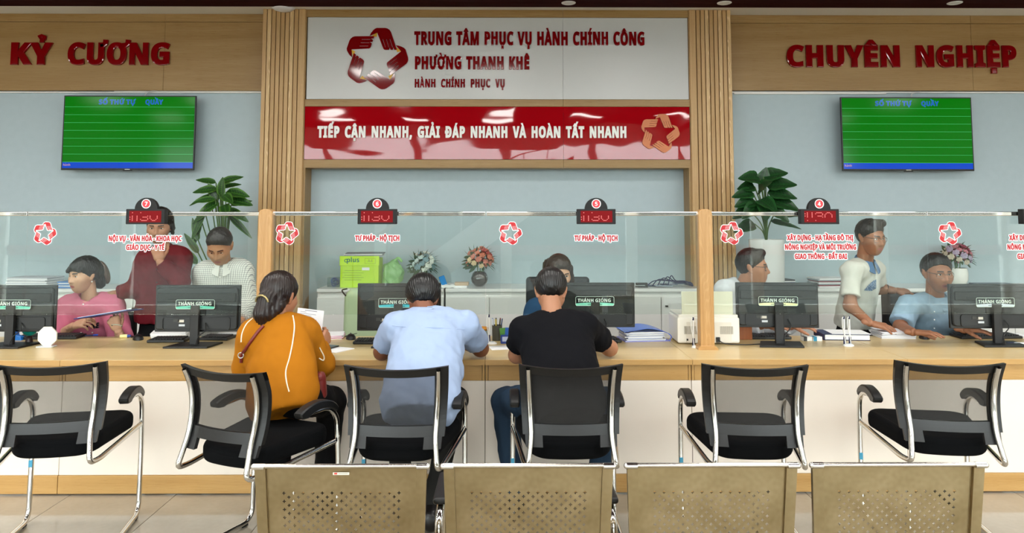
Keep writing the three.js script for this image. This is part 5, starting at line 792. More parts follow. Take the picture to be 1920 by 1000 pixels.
// ---------------------------------------------------------------- hand: fingers along +x, back of the hand +y, thumb towards +z
function handGeo(skin, { curl = [0.25, 0.35, 0.25], thumb = 0.5, fan = 0.06, thumbCurl = 0.25 } = {}) {
  const palm = uni([cap(V(0.02, 0, 0.018), V(0.082, 0.002, 0.03), 0.015, 0.0125), cap(V(0.02, 0, 0), V(0.088, 0.003, 0.008), 0.0155, 0.0125), cap(V(0.02, 0, -0.014), V(0.084, 0.001, -0.013), 0.0145, 0.012), cap(V(0.02, 0, -0.022), V(0.074, -0.002, -0.031), 0.0135, 0.0115), cap(V(-0.04, 0, 0), V(0.02, 0, 0), 0.025, 0.023, V(0, 1, 0), 0.72)], 0.014), fingers = [], pts = [V(-0.05, -0.03, -0.05), V(0.1, 0.03, 0.05)];
  [[0.086, 0.030, 0.072, 1], [0.091, 0.009, 0.08, 0.3], [0.087, -0.0125, 0.074, -0.5], [0.077, -0.0325, 0.058, -1.3]].forEach(([bx, bz, L, sp], k) => {
    let p = V(bx - 0.008, 0.001, bz), a = 0; const seg = [0.46, 0.3, 0.24], chain = [], yaw = sp * fan;
    seg.forEach((s, i) => { a += curl[i] * (1 + k * 0.06); const q = p.clone().add(V(Math.cos(a) * Math.cos(yaw), -Math.sin(a), Math.cos(a) * Math.sin(yaw)).multiplyScalar(L * s + (i ? 0 : 0.008))); chain.push(cap(p, q, 0.0088 - i * 0.0008, 0.0082 - i * 0.0009)); pts.push(q); p = q; });
    fingers.push(uni(chain, 0.004));
  });
  const t0 = V(0.018, -0.004, 0.024), t1 = t0.clone().add(V(0.035, -0.012 - thumb * 0.01, 0.012 + thumb * 0.024)), dir = t1.clone().sub(t0).normalize(), t2 = t1.clone().add(V(dir.x + thumbCurl, dir.y - thumbCurl * 0.5, dir.z - thumbCurl * 0.8).normalize().multiplyScalar(0.03)), t3 = t2.clone().add(V(dir.x + thumbCurl * 2, dir.y - thumbCurl, dir.z - thumbCurl * 1.6).normalize().multiplyScalar(0.026)); pts.push(t1, t2, t3);
  const th = uni([cap(t0, t1, 0.0145, 0.0115), cap(t1, t2, 0.0105, 0.0098), cap(t2, t3, 0.0095, 0.0078)], 0.006), [lo, hi] = bounds(pts, 0.016);
  return net((x, y, z) => { let d = palm(x, y, z); for (const q of fingers) d = Math.min(d, smin(palm(x, y, z), q(x, y, z), 0.008)); return smin(d, th(x, y, z), 0.01); }, lo, hi, 0.0032, () => [skin.r, skin.g, skin.b]);
}
function placeHand(g, wrist, d, n, thumbRight) {   // d towards the fingertips, n out of the back of the hand
  const x = d.clone().normalize(), y = n.clone().addScaledVector(x, -n.dot(x)).normalize(), z = x.clone().cross(y), m = new THREE.Matrix4().makeBasis(x, y, z).setPosition(wrist);
  if (thumbRight) { g.scale(1, 1, -1); const i = g.index.array; for (let k = 0; k < i.length; k += 3) { const t = i[k]; i[k] = i[k + 1]; i[k + 1] = t; } g.computeVertexNormals(); }
  return g.applyMatrix4(m);
}
const dirOf = (deg) => V(Math.sin(deg * Math.PI / 180), 0, Math.cos(deg * Math.PI / 180));
const wrinkle = (d, x, y, z, a) => (Math.abs(d) < 0.04 ? d + a * (0.75 * N3(x * 11 + y * 4, y * 13, z * 11) + 0.55 * N3(x * 26, y * 19 + x * 9, z * 26 + 7)) : d);
// ---------------------------------------------------------------- one person: skin body with head and hands in one mesh, clothing and hair as children
function person(s) {
  const J = s.J, f = dirOf(s.face), L = V(f.z, 0, -f.x), o = s.build || {}, sh = J.lsh.clone().add(J.rsh).multiplyScalar(0.5), ches = sh.clone().lerp(J.pel, 0.2).addScaledVector(f, o.chestOut ?? 0), mid = sh.clone().lerp(J.pel, 0.62).addScaledVector(f, o.belly ?? 0.0), spine = sh.clone().sub(J.pel).normalize(), flat = f.clone().addScaledVector(spine, -f.dot(spine)).normalize();
  const R = o.r ?? 0.15, fl = o.flat ?? 0.66, base = V(J.pel.x, 0, J.pel.z), hs = s.head.scale ?? 1;
  const hm = new THREE.Matrix4().compose(J.head, new THREE.Quaternion().setFromEuler(new THREE.Euler(s.head.pitch * Math.PI / 180, s.head.yaw * Math.PI / 180, (s.head.roll || 0) * Math.PI / 180, 'YXZ')), V(hs, hs, hs)), nape = V(0, -0.05, -0.025).applyMatrix4(hm), nb = sh.clone().add(V(0, 0.02, 0)).addScaledVector(f, 0.0);
  const t = thing('person', s.label, 'person', [base.x, 0, base.z]), skin = C(s.skin), put = (g) => g.translate(-base.x, 0, -base.z);
  const arms = (g) => [cap(J.lsh, J.lel, 0.048 + g, 0.042 + g), cap(J.lel, J.lwr, 0.041 + g, 0.027 + g), cap(J.rsh, J.rel, 0.048 + g, 0.042 + g), cap(J.rel, J.rwr, 0.041 + g, 0.027 + g)];
  const pel2 = J.pel.clone().addScaledVector(spine, 0.02), torso = (g) => [cap(pel2, mid, (o.hip ?? R * 1.06) + g, R * (o.waist ?? 0.96) + g, flat, fl), cap(mid, ches, R * (o.waist ?? 0.96) + g, R * (o.chest ?? 1.04) + g, flat, fl), cap(J.lsh.clone().lerp(sh, 0.12), J.rsh.clone().lerp(sh, 0.12), 0.062 + g, 0.062 + g), cap(J.lsh.clone().lerp(nb, 0.55).add(V(0, 0.012, 0)), J.rsh.clone().lerp(nb, 0.55).add(V(0, 0.012, 0)), 0.05 + g, 0.05 + g)];
  const all = Object.values(J);
  // skin
  const bodyField = uni([...torso(-0.022), cap(nb.clone().add(V(0, -0.03, 0)), nape, 0.062 * (o.neck ?? 1), 0.053 * (o.neck ?? 1)), ...arms(0)], 0.035), [lo, hi] = bounds([J.pel, J.head, J.lsh, J.rsh, J.lel, J.rel, J.lwr, J.rwr], 0.2); hi.y = nape.y + 0.02; const cutY = mid.y - 0.02;
  const af = uni(arms(0.01), 0.02), near = (x, y, z) => af(x, y, z) < 0;
  const hd = headGeo({ ...s.head, browColor: s.hair.color }, skin), pieces = [net((x, y, z) => Math.max(bodyField(x, y, z), y < cutY + 0.03 && (x - J.pel.x) ** 2 + (z - J.pel.z) ** 2 < 0.07 && !near(x, y, z) ? cutY - y : -1), lo, hi, 0.0115, () => [skin.r, skin.g, skin.b]), hd.g.applyMatrix4(hm)];
  for (const [k, w, e] of [['lhand', J.lwr, J.lel], ['rhand', J.rwr, J.rel]]) { const h = s[k] || {}; const d = h.d || w.clone().sub(e).normalize(); pieces.push(placeHand(handGeo(skin, h), w.clone().addScaledVector(d, 0.012), d, h.n || V(0, 1, 0), k === 'rhand')); }
  part('body', put(merge(pieces)), mat('#ffffff', 0.5, { vertexColors: true, sheen: 0 }), t);
  // eyes
  for (const e of [-1, 1]) { const z = surfZ(hd.f, e * 0.032, 0.006), eye = part('eye', put(new THREE.SphereGeometry(1, 14, 10).scale(0.014, s.head.lid ?? 0.0052, 0.007).translate(e * 0.032, 0.006, z - 0.0015).applyMatrix4(hm)), mat('#d8d2cb', 0.25), t); part('iris', put(new THREE.SphereGeometry(1, 12, 8).scale(0.0062, Math.min(0.0062, (s.head.lid ?? 0.0048) * 1.05), 0.003).translate(e * 0.032 + (s.head.look || 0), 0.006, z + 0.003).applyMatrix4(hm)), mat('#140d0a', 0.2), eye); part('lash_line', put(tube([[e * 0.018, 0.0075, z - 0.001], [e * 0.032, 0.006 + (s.head.lid ?? 0.0048) * 1.2, z + 0.003], [e * 0.047, 0.0065, z - 0.007]], 0.0016, 6, 10).applyMatrix4(hm)), mat('#1a1210', 0.6), eye); }
  // hair
  part('hair', put(hairGeo(s.hair).applyMatrix4(hm)), mat(s.hair.color, 0.38, { sheen: 0.2 }), t);
  // top
  const T = s.top, g = T.g ?? 0.01, cut = [], sl = [];
  for (const [a, b, c] of [[J.lsh, J.lel, J.lwr], [J.rsh, J.rel, J.rwr]]) {
    if (T.sleeve === 'short') { const e = a.clone().lerp(b, T.len ?? 0.78), n = b.clone().sub(a).normalize(), q = cap(a, e, (T.arm ?? 0.056) + g, (T.cuff ?? 0.058) + g); sl.push((x, y, z) => Math.max(q(x, y, z), (x - e.x) * n.x + (y - e.y) * n.y + (z - e.z) * n.z)); } else { const e = c.clone().addScaledVector(c.clone().sub(b).normalize(), -0.012), n = c.clone().sub(b).normalize(), q = uni([cap(a, b, 0.056 + g, 0.047 + g), cap(b, e, 0.047 + g, 0.034 + g)], 0.02); sl.push((x, y, z) => Math.max(q(x, y, z), (x - e.x) * n.x + (y - e.y) * n.y + (z - e.z) * n.z)); }
  }
  const hem = (s.hem || J.pel.clone().addScaledVector(spine, -0.06)), body = uni(torso(g), 0.05), neckHole = cap(nb.clone().add(V(0, 0.035, 0)).addScaledVector(f, 0.012 + (T.neckOut ?? 0)), nape, T.neckR ?? 0.06, 0.06);
  const topField = (x, y, z) => { let d = body(x, y, z); d = Math.max(d, -((x - hem.x) * spine.x + (y - hem.y) * spine.y + (z - hem.z) * spine.z)); for (const q of sl) d = smin(d, q(x, y, z), 0.04); d = Math.max(d, -neckHole(x, y, z) - 0.0); return wrinkle(d, x, y, z, T.wr ?? 0.007); };
  const [tl, th] = bounds([hem, sh, J.lsh, J.rsh, J.lel, J.rel, ...(T.sleeve === 'short' ? [] : [J.lwr, J.rwr])], R + 0.1); let tg = net(topField, tl, th, T.cell || 0.0085);
  if (T.uv) { const p = tg.attributes.position, uv = new Float32Array(p.count * 2); for (let i = 0; i < p.count; i++) { const q = V(p.getX(i), p.getY(i), p.getZ(i)); uv[i * 2] = q.dot(L) + q.dot(f) * 0.7; uv[i * 2 + 1] = q.y; } tg.setAttribute('uv', new THREE.BufferAttribute(uv, 2)); }
  const top = part(T.name, put(tg), T.m, t);
  if (T.collar) {
    const c0 = nb.clone().lerp(nape, 0.3), at = (a, r, dy, k = 0) => c0.clone().addScaledVector(L, Math.sin(a) * (r + k)).addScaledVector(f, Math.cos(a) * (r + k) + 0.012).add(V(0, dy - Math.cos(a) * 0.024, 0));
    if (T.collar === 'band') { const ring = []; for (let k = 0; k <= 24; k++) ring.push(at(k / 24 * Math.PI * 2, 0.069, -0.004)); part('collar', put(tube(ring, 0.0065, 8, 60)), T.collarM || T.m, top); } else {
      // folded collar: stands up at the nape, falls outwards, open at the throat with two points
      const n = 40, gap = T.collar === 'points' ? 0.16 : 0.1, vs = [], ix = [];
      for (let k = 0; k <= n; k++) { const a = gap + (Math.PI * 2 - gap * 2) * k / n, fr = Math.max(0, Math.cos(a)); for (const [r, dy, o2] of [[0.058, 0.018, 0], [0.066, 0.02, 0], [0.083 + 0.01 * fr, -0.02 - 0.045 * fr * fr, 0.004], [0.079 + 0.01 * fr, -0.022 - 0.045 * fr * fr, 0]]) { const q = at(a, r, dy, o2); vs.push(q.x, q.y, q.z); } }
      for (let k = 0; k < n; k++) for (let m = 0; m < 4; m++) { const a = k * 4 + m, b = k * 4 + (m + 1) % 4, c = a + 4, d = b + 4; ix.push(a, b, c, b, d, c); }
      ix.push(0, 2, 1, 0, 3, 2, n * 4, n * 4 + 1, n * 4 + 2, n * 4, n * 4 + 2, n * 4 + 3);
      const cg = new THREE.BufferGeometry(); cg.setAttribute('position', new THREE.Float32BufferAttribute(vs, 3)); cg.setIndex(ix); const ng = cg.toNonIndexed(); ng.computeVertexNormals(); const cm = (T.collarM || T.m).clone(); cm.side = THREE.DoubleSide; cm.map = null; if (!T.collarM && T.uv) cm.color = C('#dcdad2'); part('collar', put(ng), cm, top);
    }
  }
  // trousers and shoes
  const B = s.bottom, hipL = J.pel.clone().addScaledVector(L, 0.085).addScaledVector(f, 0.03), hipR = J.pel.clone().addScaledVector(L, -0.085).addScaledVector(f, 0.03), r0 = B.r ?? 0.085, pf = uni([cap(J.pel.clone().addScaledVector(L, 0.07).addScaledVector(f, 0.02), J.pel.clone().addScaledVector(L, -0.07).addScaledVector(f, 0.02), 0.095, 0.095), cap(J.pel.clone().addScaledVector(spine, (o.hip ?? R * 1.06) - 0.1), J.pel.clone().lerp(mid, 0.7), (o.hip ?? R * 1.06) - 0.014, R * 0.93, flat, fl), cap(hipL, J.lkn, r0 + 0.004, r0 * 0.8), cap(hipR, J.rkn, r0 + 0.004, r0 * 0.8)], 0.03), lc = uni([cap(J.lkn, J.lan, r0 * 0.8, r0 * 0.62)], 0.02), rc = uni([cap(J.rkn, J.ran, r0 * 0.8, r0 * 0.62)], 0.02), yh = Math.min(J.lan.y, J.ran.y);
  const [bl, bh] = bounds([J.pel, hipL, hipR, J.lkn, J.rkn, J.lan, J.ran], 0.15); bl.y = yh - 0.03;
  part('trousers', put(net((x, y, z) => { let d = smin(pf(x, y, z), Math.min(lc(x, y, z), rc(x, y, z)), 0.03); d = Math.max(d, yh - y); return wrinkle(d, x, y, z, 0.009); }, bl, bh, B.cell || 0.011)), B.m, t);
  for (const [an, kn] of [[J.lan, J.lkn], [J.ran, J.rkn]]) { const d = s.toe || f, h = V(an.x, 0.045, an.z).addScaledVector(d, -0.05), e = V(an.x, 0.036, an.z).addScaledVector(d, 0.15), sf = uni([cap(h, e, 0.045, 0.034), cap(h.clone().add(V(0, 0.03, 0)), V(an.x, an.y, an.z), 0.045, 0.042)], 0.03), [a, b] = bounds([h, e, an], 0.07); part('shoe', put(net((x, y, z) => Math.max(sf(x, y, z), 0.003 - y), a, b, 0.009)), B.shoe || mat('#17130f', 0.4), t); }
  // spectacles
  if (s.glasses) { const q = [], z0 = surfZ(hd.f, 0, 0.012) + 0.006; for (const e of [-1, 1]) { const ring = []; for (let k = 0; k < 16; k++) { const a = k / 16 * Math.PI * 2, cx = Math.sign(Math.cos(a)) * Math.pow(Math.abs(Math.cos(a)), 0.7) * 0.026, cy = Math.sign(Math.sin(a)) * Math.pow(Math.abs(Math.sin(a)), 0.7) * 0.0175; ring.push([e * 0.034 + cx, 0.003 + cy, z0 - 0.006 - Math.abs(e * 0.034 + cx) * 0.14]); } q.push(tube(ring, s.glasses.r || 0.0016, 6, 40, true)); q.push(tube([[e * 0.06, 0.012, z0 - 0.016], [e * 0.081, 0.014, 0.04], [e * 0.086, 0.016, -0.01], [e * 0.082, -0.002, -0.034]], 0.0019, 6, 20)); } q.push(tube([[-0.009, 0.007, z0 - 0.006], [0, 0.01, z0 - 0.003], [0.009, 0.007, z0 - 0.006]], 0.0016, 6, 8)); part('spectacles', put(merge(q).applyMatrix4(hm)), s.glasses.m, t); }
  return { t, top, topField, put, base, hm, f, L, sh, nape };
}
// points where sight lines meet a modelled surface, lifted by off
function onto(field, pts, off, near = 2.5, far = 7) { return pts.map(([px, py]) => { const d = ray(px, py).normalize(); let k = near; while (k < far && field(EYE.x + d.x * k, EYE.y + d.y * k, EYE.z + d.z * k) > off) k += 0.002; return EYE.clone().addScaledVector(d, k); }); }
// ---------------------------------------------------------------- the visitors, seen from behind
const cloth = (c, r = 0.85, o = {}) => mat(c, r, { specularIntensity: 0.35, sheen: 0.2, sheenColor: C(c), sheenRoughness: 0.6, ...o });
const SK1 = '#7d4c34', SK2 = '#ab7657', SK3 = '#98663f', SK4 = '#cb9b7c';
const shoeDark = mat('#151211', 0.35);
{ // woman in mustard jacket
  const p = person({ label: 'woman in mustard jacket holding a printed sheet, dark hair clipped low', face: 163, skin: SK2, head: { yaw: 163, pitch: 14, scale: 1.02 }, build: { r: 0.158, hip: 0.18, waist: 1.04, flat: 0.72 },
    J: { pel: P(530, 772, 0.5).setY(0.66), head: P(524, 557, 0.26), lsh: P(473, 630, 0.36), rsh: P(574, 626, 0.28), lel: P(459, 690, 0.30), lwr: PY(540, 650, 0.835), rel: P(604, 684, 0.2), rwr: P(600, 650, 0.02), lkn: V(-1.24, 0.56, 0.2), rkn: V(-0.96, 0.57, 0.2), lan: V(-1.22, 0.1, 0.3), ran: V(-0.975, 0.1, 0.26) },
    rhand: { d: V(0.25, 0.5, -0.8), n: V(0.9, 0.2, 0.35), curl: [0.5, 0.8, 0.5], thumb: 0.6 }, lhand: { d: V(0.8, 0, -0.4), n: V(0, 1, 0) },
    hair: { color: '#1d110c', back: -0.13, thick: 0.013, zb: -0.02, yb: -0.12, extra: [[[0, -0.02, -0.1], [0.01, -0.1, -0.115], 0.05, 0.042], [[0.008, -0.1, -0.118], [0, -0.17, -0.1], 0.038, 0.02], [[0.03, -0.06, -0.06], [0.02, -0.11, -0.09], 0.04, 0.03], [[-0.04, -0.05, -0.06], [-0.02, -0.11, -0.09], 0.038, 0.03], [[0.05, 0.0, 0.01], [0.045, -0.07, -0.03], 0.035, 0.03]] },
    top: { name: 'jacket', m: cloth('#a5650c'), sleeve: 'long', g: 0.02, wr: 0.008, neckR: 0.056 }, hem: P(530, 790, 0.5), bottom: { m: cloth('#08080a', 0.9), shoe: shoeDark, r: 0.095 } });
  const pip = cloth('#efe2c6', 0.8);
  for (const line of [[[549, 592], [552, 612], [549, 640], [543, 670], [536, 695], [537, 715], [542, 735]], [[474, 597], [462, 608], [454, 625], [452, 642]], [[599, 652], [607, 668], [606, 676], [598, 672]]]) part('piping', p.put(tube(onto(p.topField, line, 0.002), 0.0035, 6, 60)), pip, p.top);
  part('hair_clip', p.put(new THREE.TorusGeometry(0.035, 0.006, 8, 24, Math.PI).rotateX(-0.5).translate(0.005, -0.045, -0.14).applyMatrix4(p.hm)), mat('#a8976a', 0.25, { metalness: 0.8 }), p.t);
  // bag on her hip with its strap across the back
  const strap = onto(p.topField, [[494, 611], [484, 622], [472, 638], [461, 654], [453, 666], [452, 680]], 0.006), bp = P(590, 724, 0.44), bag = thing('shoulder_bag', 'small oxblood leather shoulder bag at the hip of the mustard jacket', 'bag', [bp.x, bp.y, bp.z]), lea = mat('#6d1f1a', 0.4);
  const bg = new RoundedBoxGeometry(0.12, 0.14, 0.07, 5, 0.03), q = bg.attributes.position; for (let i = 0; i < q.count; i++) q.setX(i, q.getX(i) * (1 - q.getY(i) * 1.4)); bg.computeVertexNormals(); part('pouch', bg, lea, bag); part('flap', box(0.1, 0.05, 0.074, 0, 0.045, 0, 0.02, 'x', 3), lea, bag); part('clasp', cyl(0.008, 0.008, 0.006, 0, 0, 0, 14).rotateX(Math.PI / 2).translate(0, 0.028, 0.039), M.gold, bag);
  const sg = (() => { const g = tube(strap, 0.0085, 8, 50); g.translate(-bp.x, -bp.y, -bp.z); return g; })(); part('strap', sg, lea, bag); const b2 = strap[4].clone().sub(bp); const buckle = part('buckle', new THREE.TorusGeometry(0.014, 0.003, 8, 20), M.chromeRough, bag); buckle.position.copy(b2).add(V(0, 0, 0.012));
  // printed sheet in her hand
  const a = P(578, 624, -0.06), sheet = thing('printed_sheet', 'printed white sheet held up by the woman in mustard', 'paper', a, -0.12), g = new THREE.PlaneGeometry(0.17, 0.27, 8, 10), sp = g.attributes.position; for (let i = 0; i < sp.count; i++) sp.setZ(i, 0.012 * Math.sin(sp.getX(i) * 14) - 0.05 * sp.getY(i)); g.computeVertexNormals(); const pg = part('page', g, printed, sheet); pg.rotation.z = -0.08;
}
{ // man in pale blue shirt
  const p = person({ label: 'man in pale blue short-sleeved shirt bent over the counter', face: 180, skin: SK1, head: { yaw: 186, pitch: 40, scale: 1.0 }, build: { r: 0.172, flat: 0.66, waist: 0.98 },
    J: { pel: P(788, 772, 0.6).setY(0.665), head: P(793, 561, 0.1), lsh: P(742, 612, 0.22), rsh: P(872, 612, 0.2), lel: PY(716, 660, 0.815), lwr: PY(762, 640, 0.812), rel: PY(901, 654, 0.815), rwr: PY(850, 640, 0.812), lkn: V(-0.62, 0.57, 0.17), rkn: V(-0.28, 0.57, 0.17), lan: V(-0.54, 0.1, 0.32), ran: V(-0.38, 0.1, 0.45) },
    lhand: { d: V(0.8, 0.02, -0.3), curl: [0.15, 0.2, 0.15] }, rhand: { d: V(-0.8, 0.03, -0.3), curl: [0.2, 0.25, 0.15] }, hair: { color: '#0c0b0b', back: -0.1, thick: 0.018, wide: 1.04 },
    top: { name: 'shirt', m: cloth('#9aabc8', 0.75), sleeve: 'short', len: 0.72, cuff: 0.056, g: 0.02, wr: 0.013, collar: 'roll', neckR: 0.056 }, hem: P(786, 806, 0.62), bottom: { m: cloth('#232220', 0.9), shoe: shoeDark } });
  part('back_yoke', p.put(tube(onto(p.topField, [[735, 611], [760, 613], [800, 614], [840, 616], [872, 618]], 0.001), 0.0018, 5, 40)), cloth('#9fb0cf', 0.8), p.top);
}
{ // man in black tee
  const p = person({ label: 'man in black t-shirt and jeans bent over the counter', face: 180, skin: SK2, head: { yaw: 172, pitch: 30, scale: 1.0 }, build: { r: 0.178, flat: 0.66, waist: 0.97 },
    J: { pel: P(1062, 772, 0.6).setY(0.665), head: P(1033, 548, 0.16), lsh: P(979, 622, 0.26), rsh: P(1098, 612, 0.23), lel: P(969, 666, 0.15), lwr: PY(1030, 648, 0.812), rel: PY(1143, 653, 0.815), rwr: PY(1090, 640, 0.812), lkn: V(-0.005, 0.565, 0.2), rkn: V(0.55, 0.565, 0.2), lan: V(0.05, 0.1, 0.26), ran: V(0.5, 0.1, 0.26) },
    lhand: { d: V(0.8, 0.02, -0.4), curl: [0.15, 0.2, 0.15] }, rhand: { d: V(-0.8, 0.03, -0.35), curl: [0.2, 0.25, 0.15] }, hair: { color: '#0e0b0a', back: -0.085, thick: 0.011 },
    top: { name: 'tee_shirt', m: cloth('#07070c', 0.9), sleeve: 'short', len: 0.62, cuff: 0.058, g: 0.015, wr: 0.008, collar: 'band', neckR: 0.058 }, hem: P(1062, 812, 0.62), bottom: { m: cloth('#25374a', 0.9), shoe: shoeDark, r: 0.092 } });
  for (const [an] of [[V(0.05, 0.12, 0.26)], [V(0.5, 0.12, 0.26)]]) part('jean_cuff', p.put(lathe([[0.062, -0.02], [0.065, 0], [0.062, 0.025]], 20).translate(an.x, an.y, an.z)), cloth('#2f4458', 0.9), p.t);
}
// ---------------------------------------------------------------- the clerks behind the glass
{ // clerk in pink
  const p = person({ label: 'woman in pink t-shirt seated behind the counter, looking aside', face: 14, skin: SK4, head: { yaw: -27, pitch: 8, scale: 0.98, lips: '#b0544f', jaw: 0.95, lid: 0.0042 }, build: { r: 0.155, flat: 0.7, waist: 0.98, neck: 0.85 },
    J: { pel: P(172, 690, -1.18).setY(0.54), head: P(158, 516, -0.98), rsh: P(126, 577, -1.02), lsh: P(212, 573, -1.06), rel: P(112, 630, -0.95), rwr: P(136, 612, -0.86), lel: P(228, 640, -0.98), lwr: P(222, 621, -0.86), lkn: V(-2.82, 0.5, -0.95), rkn: V(-3.02, 0.5, -0.95), lan: V(-2.82, 0.1, -1.0), ran: V(-3.02, 0.1, -1.0) },
    rhand: { d: V(0.85, 0.3, 0.2), n: V(-0.2, 0.75, 0.6), curl: [0.55, 0.7, 0.4] }, lhand: { d: V(-0.3, 0.8, 0.15), n: V(0.3, 0.1, 0.9), curl: [1.1, 1.2, 0.7] },
    hair: { color: '#0d0b0d', front: 0.06, back: -0.06, thick: 0.013, extra: [[[0, 0.075, 0.07], [-0.045, 0.045, 0.085], 0.03, 0.016], [[0.02, 0.07, 0.072], [0.05, 0.05, 0.07], 0.026, 0.016], [[0, 0.02, -0.1], [0, -0.09, -0.115], 0.05, 0.035], [[0.075, 0.03, -0.02], [0.07, -0.03, -0.05], 0.02, 0.02]] },
    top: { name: 'tee_shirt', m: cloth('#cc7089', 0.85), sleeve: 'short', len: 1.0, cuff: 0.066, g: 0.02, wr: 0.008, collar: 'band', neckR: 0.068, neckOut: 0.008, collarM: cloth('#e0a08f', 0.85) }, hem: P(172, 700, -1.18), bottom: { m: cloth('#15161c', 0.9), cell: 0.014 } });
  part('claw_clip', p.put(new THREE.SphereGeometry(1, 20, 16).scale(0.05, 0.095, 0.035).rotateX(0.25).translate(0.0, -0.012, -0.148).applyMatrix4(p.hm)), mat('#5a4a40', 0.25, { clearcoat: 0.6 }), p.t);
  part('earring', p.put(new THREE.SphereGeometry(0.006, 10, 8).translate(0.08, -0.045, 0.0).applyMatrix4(p.hm)), mat('#e8e4da', 0.2), p.t);
  const pos = onto(p.topField, [[164, 613], [173, 611], [182, 610]], 0.002, 4.5); ['I', 'N', 'E'].forEach((ch, k) => { const l = layout(ch, 0.042, 1).out[0], g = extrude(l[0], 0.1, 0.04); g.scale(0.036, 0.036, 0.036); const q = part('sequin_letter', g, mat('#101012', 0.15, { metalness: 0.7 }), p.top); q.position.copy(pos[k]).sub(p.base).add(V(-0.008, -0.02, 0.002)); q.rotation.set(-0.1, -0.2, 0.08); });
  for (const [a, b] of [[156, 571], [152, 624], [173, 624]]) { const q = onto(p.topField, [[a, b]], 0.001, 4.5)[0]; part('bead', p.put(new THREE.SphereGeometry(0.006, 10, 8).translate(q.x, q.y, q.z)), mat('#f2e8e4', 0.2), p.top); }
  part('bracelet', p.put(new THREE.TorusGeometry(0.032, 0.004, 8, 24).rotateX(1.2).translate(...P(219, 611, -0.83).toArray())), mat('#cfc9b2', 0.2), p.t);
  const c = P(205, 589, -0.78), cb = thing('blue_clipboard', 'blue clipboard with papers held by the woman in pink', 'clipboard', c), tilt = new THREE.Euler(-0.09, -0.03, 0.16); const bd = part('board', box(0.36, 0.006, 0.22, 0, 0, 0, 0.002), mat('#26408f', 0.35), cb); bd.rotation.copy(tilt); part('sheet', box(0.33, 0.003, 0.2, 0.005, 0.005, 0, 0), M.paper, bd); part('clip', box(0.03, 0.012, 0.08, 0.16, 0.01, 0, 0.003), M.chromeRough, bd);
}
{ // woman in maroon shirt
  const p = person({ label: 'woman in maroon shirt standing behind the counter, hand at her chin', face: 8, skin: '#ab785c', head: { yaw: 12, pitch: 16, scale: 1.0, lid: 0.0034, lips: '#8f4c46' }, build: { r: 0.155, flat: 0.7, waist: 0.97, neck: 0.9 },
    J: { pel: P(300, 645, -1.12), head: P(299, 424, -1.08), rsh: P(275, 487, -1.08), lsh: P(340, 484, -1.12), rel: P(252, 542, -1.08), rwr: P(219, 550, -1.06), lel: P(338, 530, -0.93), lwr: P(300, 491, -0.9), lkn: V(-2.5, 0.48, -1.1), rkn: V(-2.68, 0.48, -1.1), lan: V(-2.5, 0.1, -1.12), ran: V(-2.68, 0.1, -1.12) },
    rhand: { d: V(-0.9, -0.12, 0.05), n: V(0, 1, 0.25), curl: [0.25, 0.35, 0.2] }, lhand: { d: V(-0.25, 0.85, -0.1), n: V(0.3, 0.1, 0.9), curl: [0.9, 1.1, 0.6], thumb: 0.7 },
    hair: { color: '#14100f', back: -0.1, thick: 0.013, extra: [[[0.03, 0.03, -0.1], [0.05, -0.05, -0.11], 0.05, 0.035], [[0.078, 0.04, 0.0], [0.085, -0.06, -0.02], 0.02, 0.014]] },
    top: { name: 'shirt', m: cloth('#5e0d19', 0.7), sleeve: 'long', g: 0.018, wr: 0.009, collar: 'roll', neckR: 0.056 }, hem: P(300, 604, -1.1), bottom: { m: cloth('#0b0b0d', 0.9), cell: 0.014 } });
  for (const y of [505, 530, 556, 580]) { const q = onto(p.topField, [[294, y]], 0.001, 4.5)[0]; part('button', p.put(new THREE.SphereGeometry(0.006, 10, 8).scale(1, 1, 0.5).translate(q.x, q.y, q.z)), mat('#3d0710', 0.3), p.top); }
}
{ // man in checked shirt
  const chk = dataTex(128, 128, (x, y) => { const a = (x % 16) < 3, b = (y % 16) < 3; return a && b ? [70, 72, 76] : a || b ? [150, 150, 150] : [224, 222, 214]; }); chk.repeat.set(9, 9);
  const p = person({ label: 'man in white checked shirt standing with head bowed', face: 12, skin: '#b0805f', head: { yaw: 4, pitch: 36, scale: 1.03, lid: 0.0026 }, build: { r: 0.16, flat: 0.68, waist: 0.98 },
    J: { pel: P(418, 655, -1.28), head: P(412, 462, -1.05), rsh: P(383, 512, -1.12), lsh: P(455, 508, -1.18), rel: P(372, 575, -1.08), rwr: P(400, 604, -0.92), lel: P(466, 570, -1.12), lwr: P(452, 602, -0.94), lkn: V(-2.05, 0.48, -1.2), rkn: V(-2.28, 0.48, -1.2), lan: V(-2.05, 0.1, -1.22), ran: V(-2.28, 0.1, -1.22) },
    lhand: { d: V(-0.1, 0.0, 0.5), curl: [0.2, 0.3, 0.2] }, rhand: { d: V(0.2, 0.0, 0.5), curl: [0.2, 0.3, 0.2] }, hair: { color: '#1d1614', front: 0.08, back: -0.06, thick: 0.007 },
    top: { name: 'shirt', m: mat('#ffffff', 0.8, { map: chk }), uv: true, sleeve: 'long', g: 0.02, wr: 0.008, collar: 'points', neckR: 0.06, collarM: mat('#dcdad2', 0.8) }, hem: P(418, 655, -1.28), bottom: { m: cloth('#16181f', 0.9), cell: 0.014 } });
  for (const y of [520, 540]) { const q = onto(p.topField, [[412, y]], 0.001, 4.5)[0]; part('button', p.put(new THREE.SphereGeometry(0.0055, 10, 8).scale(1, 1, 0.5).translate(q.x, q.y, q.z)), mat('#f0eee8', 0.3), p.top); }
  const pk = onto(p.topField, [[420, 530], [445, 528]], 0.001, 4.5); part('pocket_seam', p.put(tube(pk, 0.003, 6, 8)), mat('#cfcdc6', 0.8), p.top);
}
